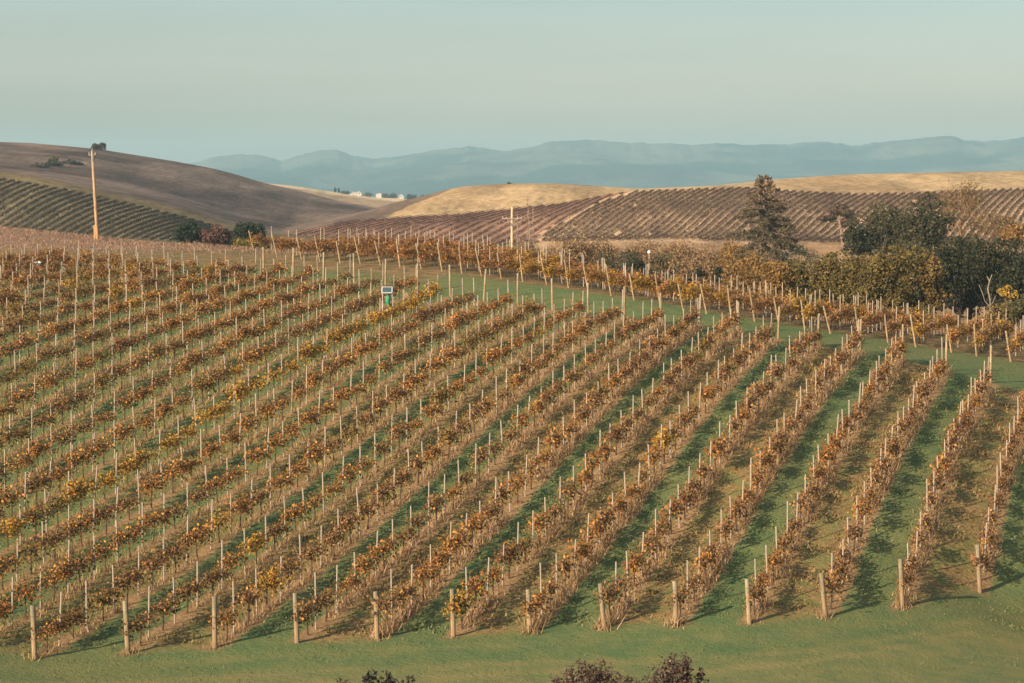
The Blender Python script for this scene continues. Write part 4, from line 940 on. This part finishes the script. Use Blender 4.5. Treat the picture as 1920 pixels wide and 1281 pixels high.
# ------------------------------------------------------------------ haze, light, sky, camera
hb = MB(); box(hb, (0, 4450, 102.5), (8900, 10900, 243)); ho = hb.obj('haze', None)
hm = bpy.data.materials.new('haze_air'); hm.use_nodes = True; nt = hm.node_tree; nt.nodes.clear()
o_ = nt.nodes.new('ShaderNodeOutputMaterial'); pv = nt.nodes.new('ShaderNodeVolumePrincipled')
pv.inputs['Color'].default_value = HAZE_COL; pv.inputs['Density'].default_value = HAZE_D; pv.inputs['Anisotropy'].default_value = 0.0
nt.links.new(pv.outputs[0], o_.inputs['Volume']); ho.data.materials.append(hm); tag(ho, kind='stuff')
ho['label'] = 'thin blue-grey haze over the whole valley'; ho['category'] = 'haze'

SUN_EL = radians(22); SUN_AZ = radians(224)          # clockwise from +Y
sd = bpy.data.lights.new('sun', 'SUN'); sd.energy = SUN_E; sd.angle = radians(.6); sd.color = (1.0, .80, .56)
so = bpy.data.objects.new('sun', sd); COL.objects.link(so)
from mathutils import Vector
dirv = Vector((sin(SUN_AZ) * cos(SUN_EL), cos(SUN_AZ) * cos(SUN_EL), sin(SUN_EL)))
so.rotation_euler = dirv.to_track_quat('Z', 'Y').to_euler(); so.location = dirv * 300

w = bpy.data.worlds.new('World'); scene.world = w; w.use_nodes = True; nt = w.node_tree; nt.nodes.clear()
wo = nt.nodes.new('ShaderNodeOutputWorld'); bg = nt.nodes.new('ShaderNodeBackground'); sk = nt.nodes.new('ShaderNodeTexSky')
sk.sky_type = 'NISHITA'; sk.sun_disc = False; sk.sun_elevation = SUN_EL; sk.sun_rotation = SUN_AZ
sk.air_density = 1.0; sk.dust_density = 2.5; sk.ozone_density = 1.5
hs = nt.nodes.new('ShaderNodeHueSaturation'); hs.inputs['Saturation'].default_value = SKY_SAT
ml = nt.nodes.new('ShaderNodeMix'); ml.data_type = 'RGBA'; ml.blend_type = 'MULTIPLY'; ml.inputs[0].default_value = 1.0; ml.inputs[7].default_value = SKY_TINT
# thin high cloud streaks
tc = nt.nodes.new('ShaderNodeTexCoord'); mp = nt.nodes.new('ShaderNodeMapping'); mp.inputs['Scale'].default_value = (2.2, 2.2, 26); mp.inputs['Rotation'].default_value = (0, radians(7), 0)
nz = nt.nodes.new('ShaderNodeTexNoise'); nz.inputs['Scale'].default_value = 2.0; nz.inputs['Detail'].default_value = 5
mr = nt.nodes.new('ShaderNodeMapRange'); mr.inputs[1].default_value = .35; mr.inputs[2].default_value = .8; mr.inputs[3].default_value = 0; mr.inputs[4].default_value = .11
mx = nt.nodes.new('ShaderNodeMix'); mx.data_type = 'RGBA'; mx.inputs[7].default_value = CLOUD
L = nt.links.new
L(tc.outputs['Generated'], mp.inputs[0]); L(mp.outputs[0], nz.inputs['Vector']); L(nz.outputs['Fac'], mr.inputs[0])
L(sk.outputs[0], hs.inputs['Color']); L(hs.outputs[0], ml.inputs[6]); L(ml.outputs[2], mx.inputs[6]); L(mr.outputs[0], mx.inputs[0])
sx_ = nt.nodes.new('ShaderNodeSeparateXYZ'); L(tc.outputs['Generated'], sx_.inputs[0])
gr = nt.nodes.new('ShaderNodeMapRange'); gr.interpolation_type = 'SMOOTHSTEP'; gr.inputs[1].default_value = 0.0; gr.inputs[2].default_value = .105; gr.inputs[3].default_value = 1; gr.inputs[4].default_value = 0
L(sx_.outputs[2], gr.inputs[0])
lo_ = nt.nodes.new('ShaderNodeMix'); lo_.data_type = 'RGBA'; lo_.blend_type = 'MULTIPLY'; lo_.inputs[7].default_value = SKY_LOW; L(gr.outputs[0], lo_.inputs[0]); L(mx.outputs[2], lo_.inputs[6])
L(lo_.outputs[2], bg.inputs[0]); bg.inputs[1].default_value = SKY_S; L(bg.outputs[0], wo.inputs[0])

cd = bpy.data.cameras.new('camera'); cam = bpy.data.objects.new('camera', cd); COL.objects.link(cam)
cd.sensor_width = 36; cd.lens = F / 1920 * 36; cd.clip_start = .5; cd.clip_end = 30000
cam.location = (0, 0, 0); cam.rotation_euler = (pi / 2 - PITCH, 0, 0); scene.camera = cam
scene.view_settings.view_transform = 'Standard'; scene.view_settings.look = 'None'; scene.view_settings.gamma = 1.0; scene.view_settings.exposure = EXPO
scene.render.engine = 'CYCLES'; scene.cycles.use_denoising = True; scene.cycles.max_bounces = 5; scene.cycles.diffuse_bounces = 2; scene.cycles.volume_bounces = 0
scene.render.film_transparent = False
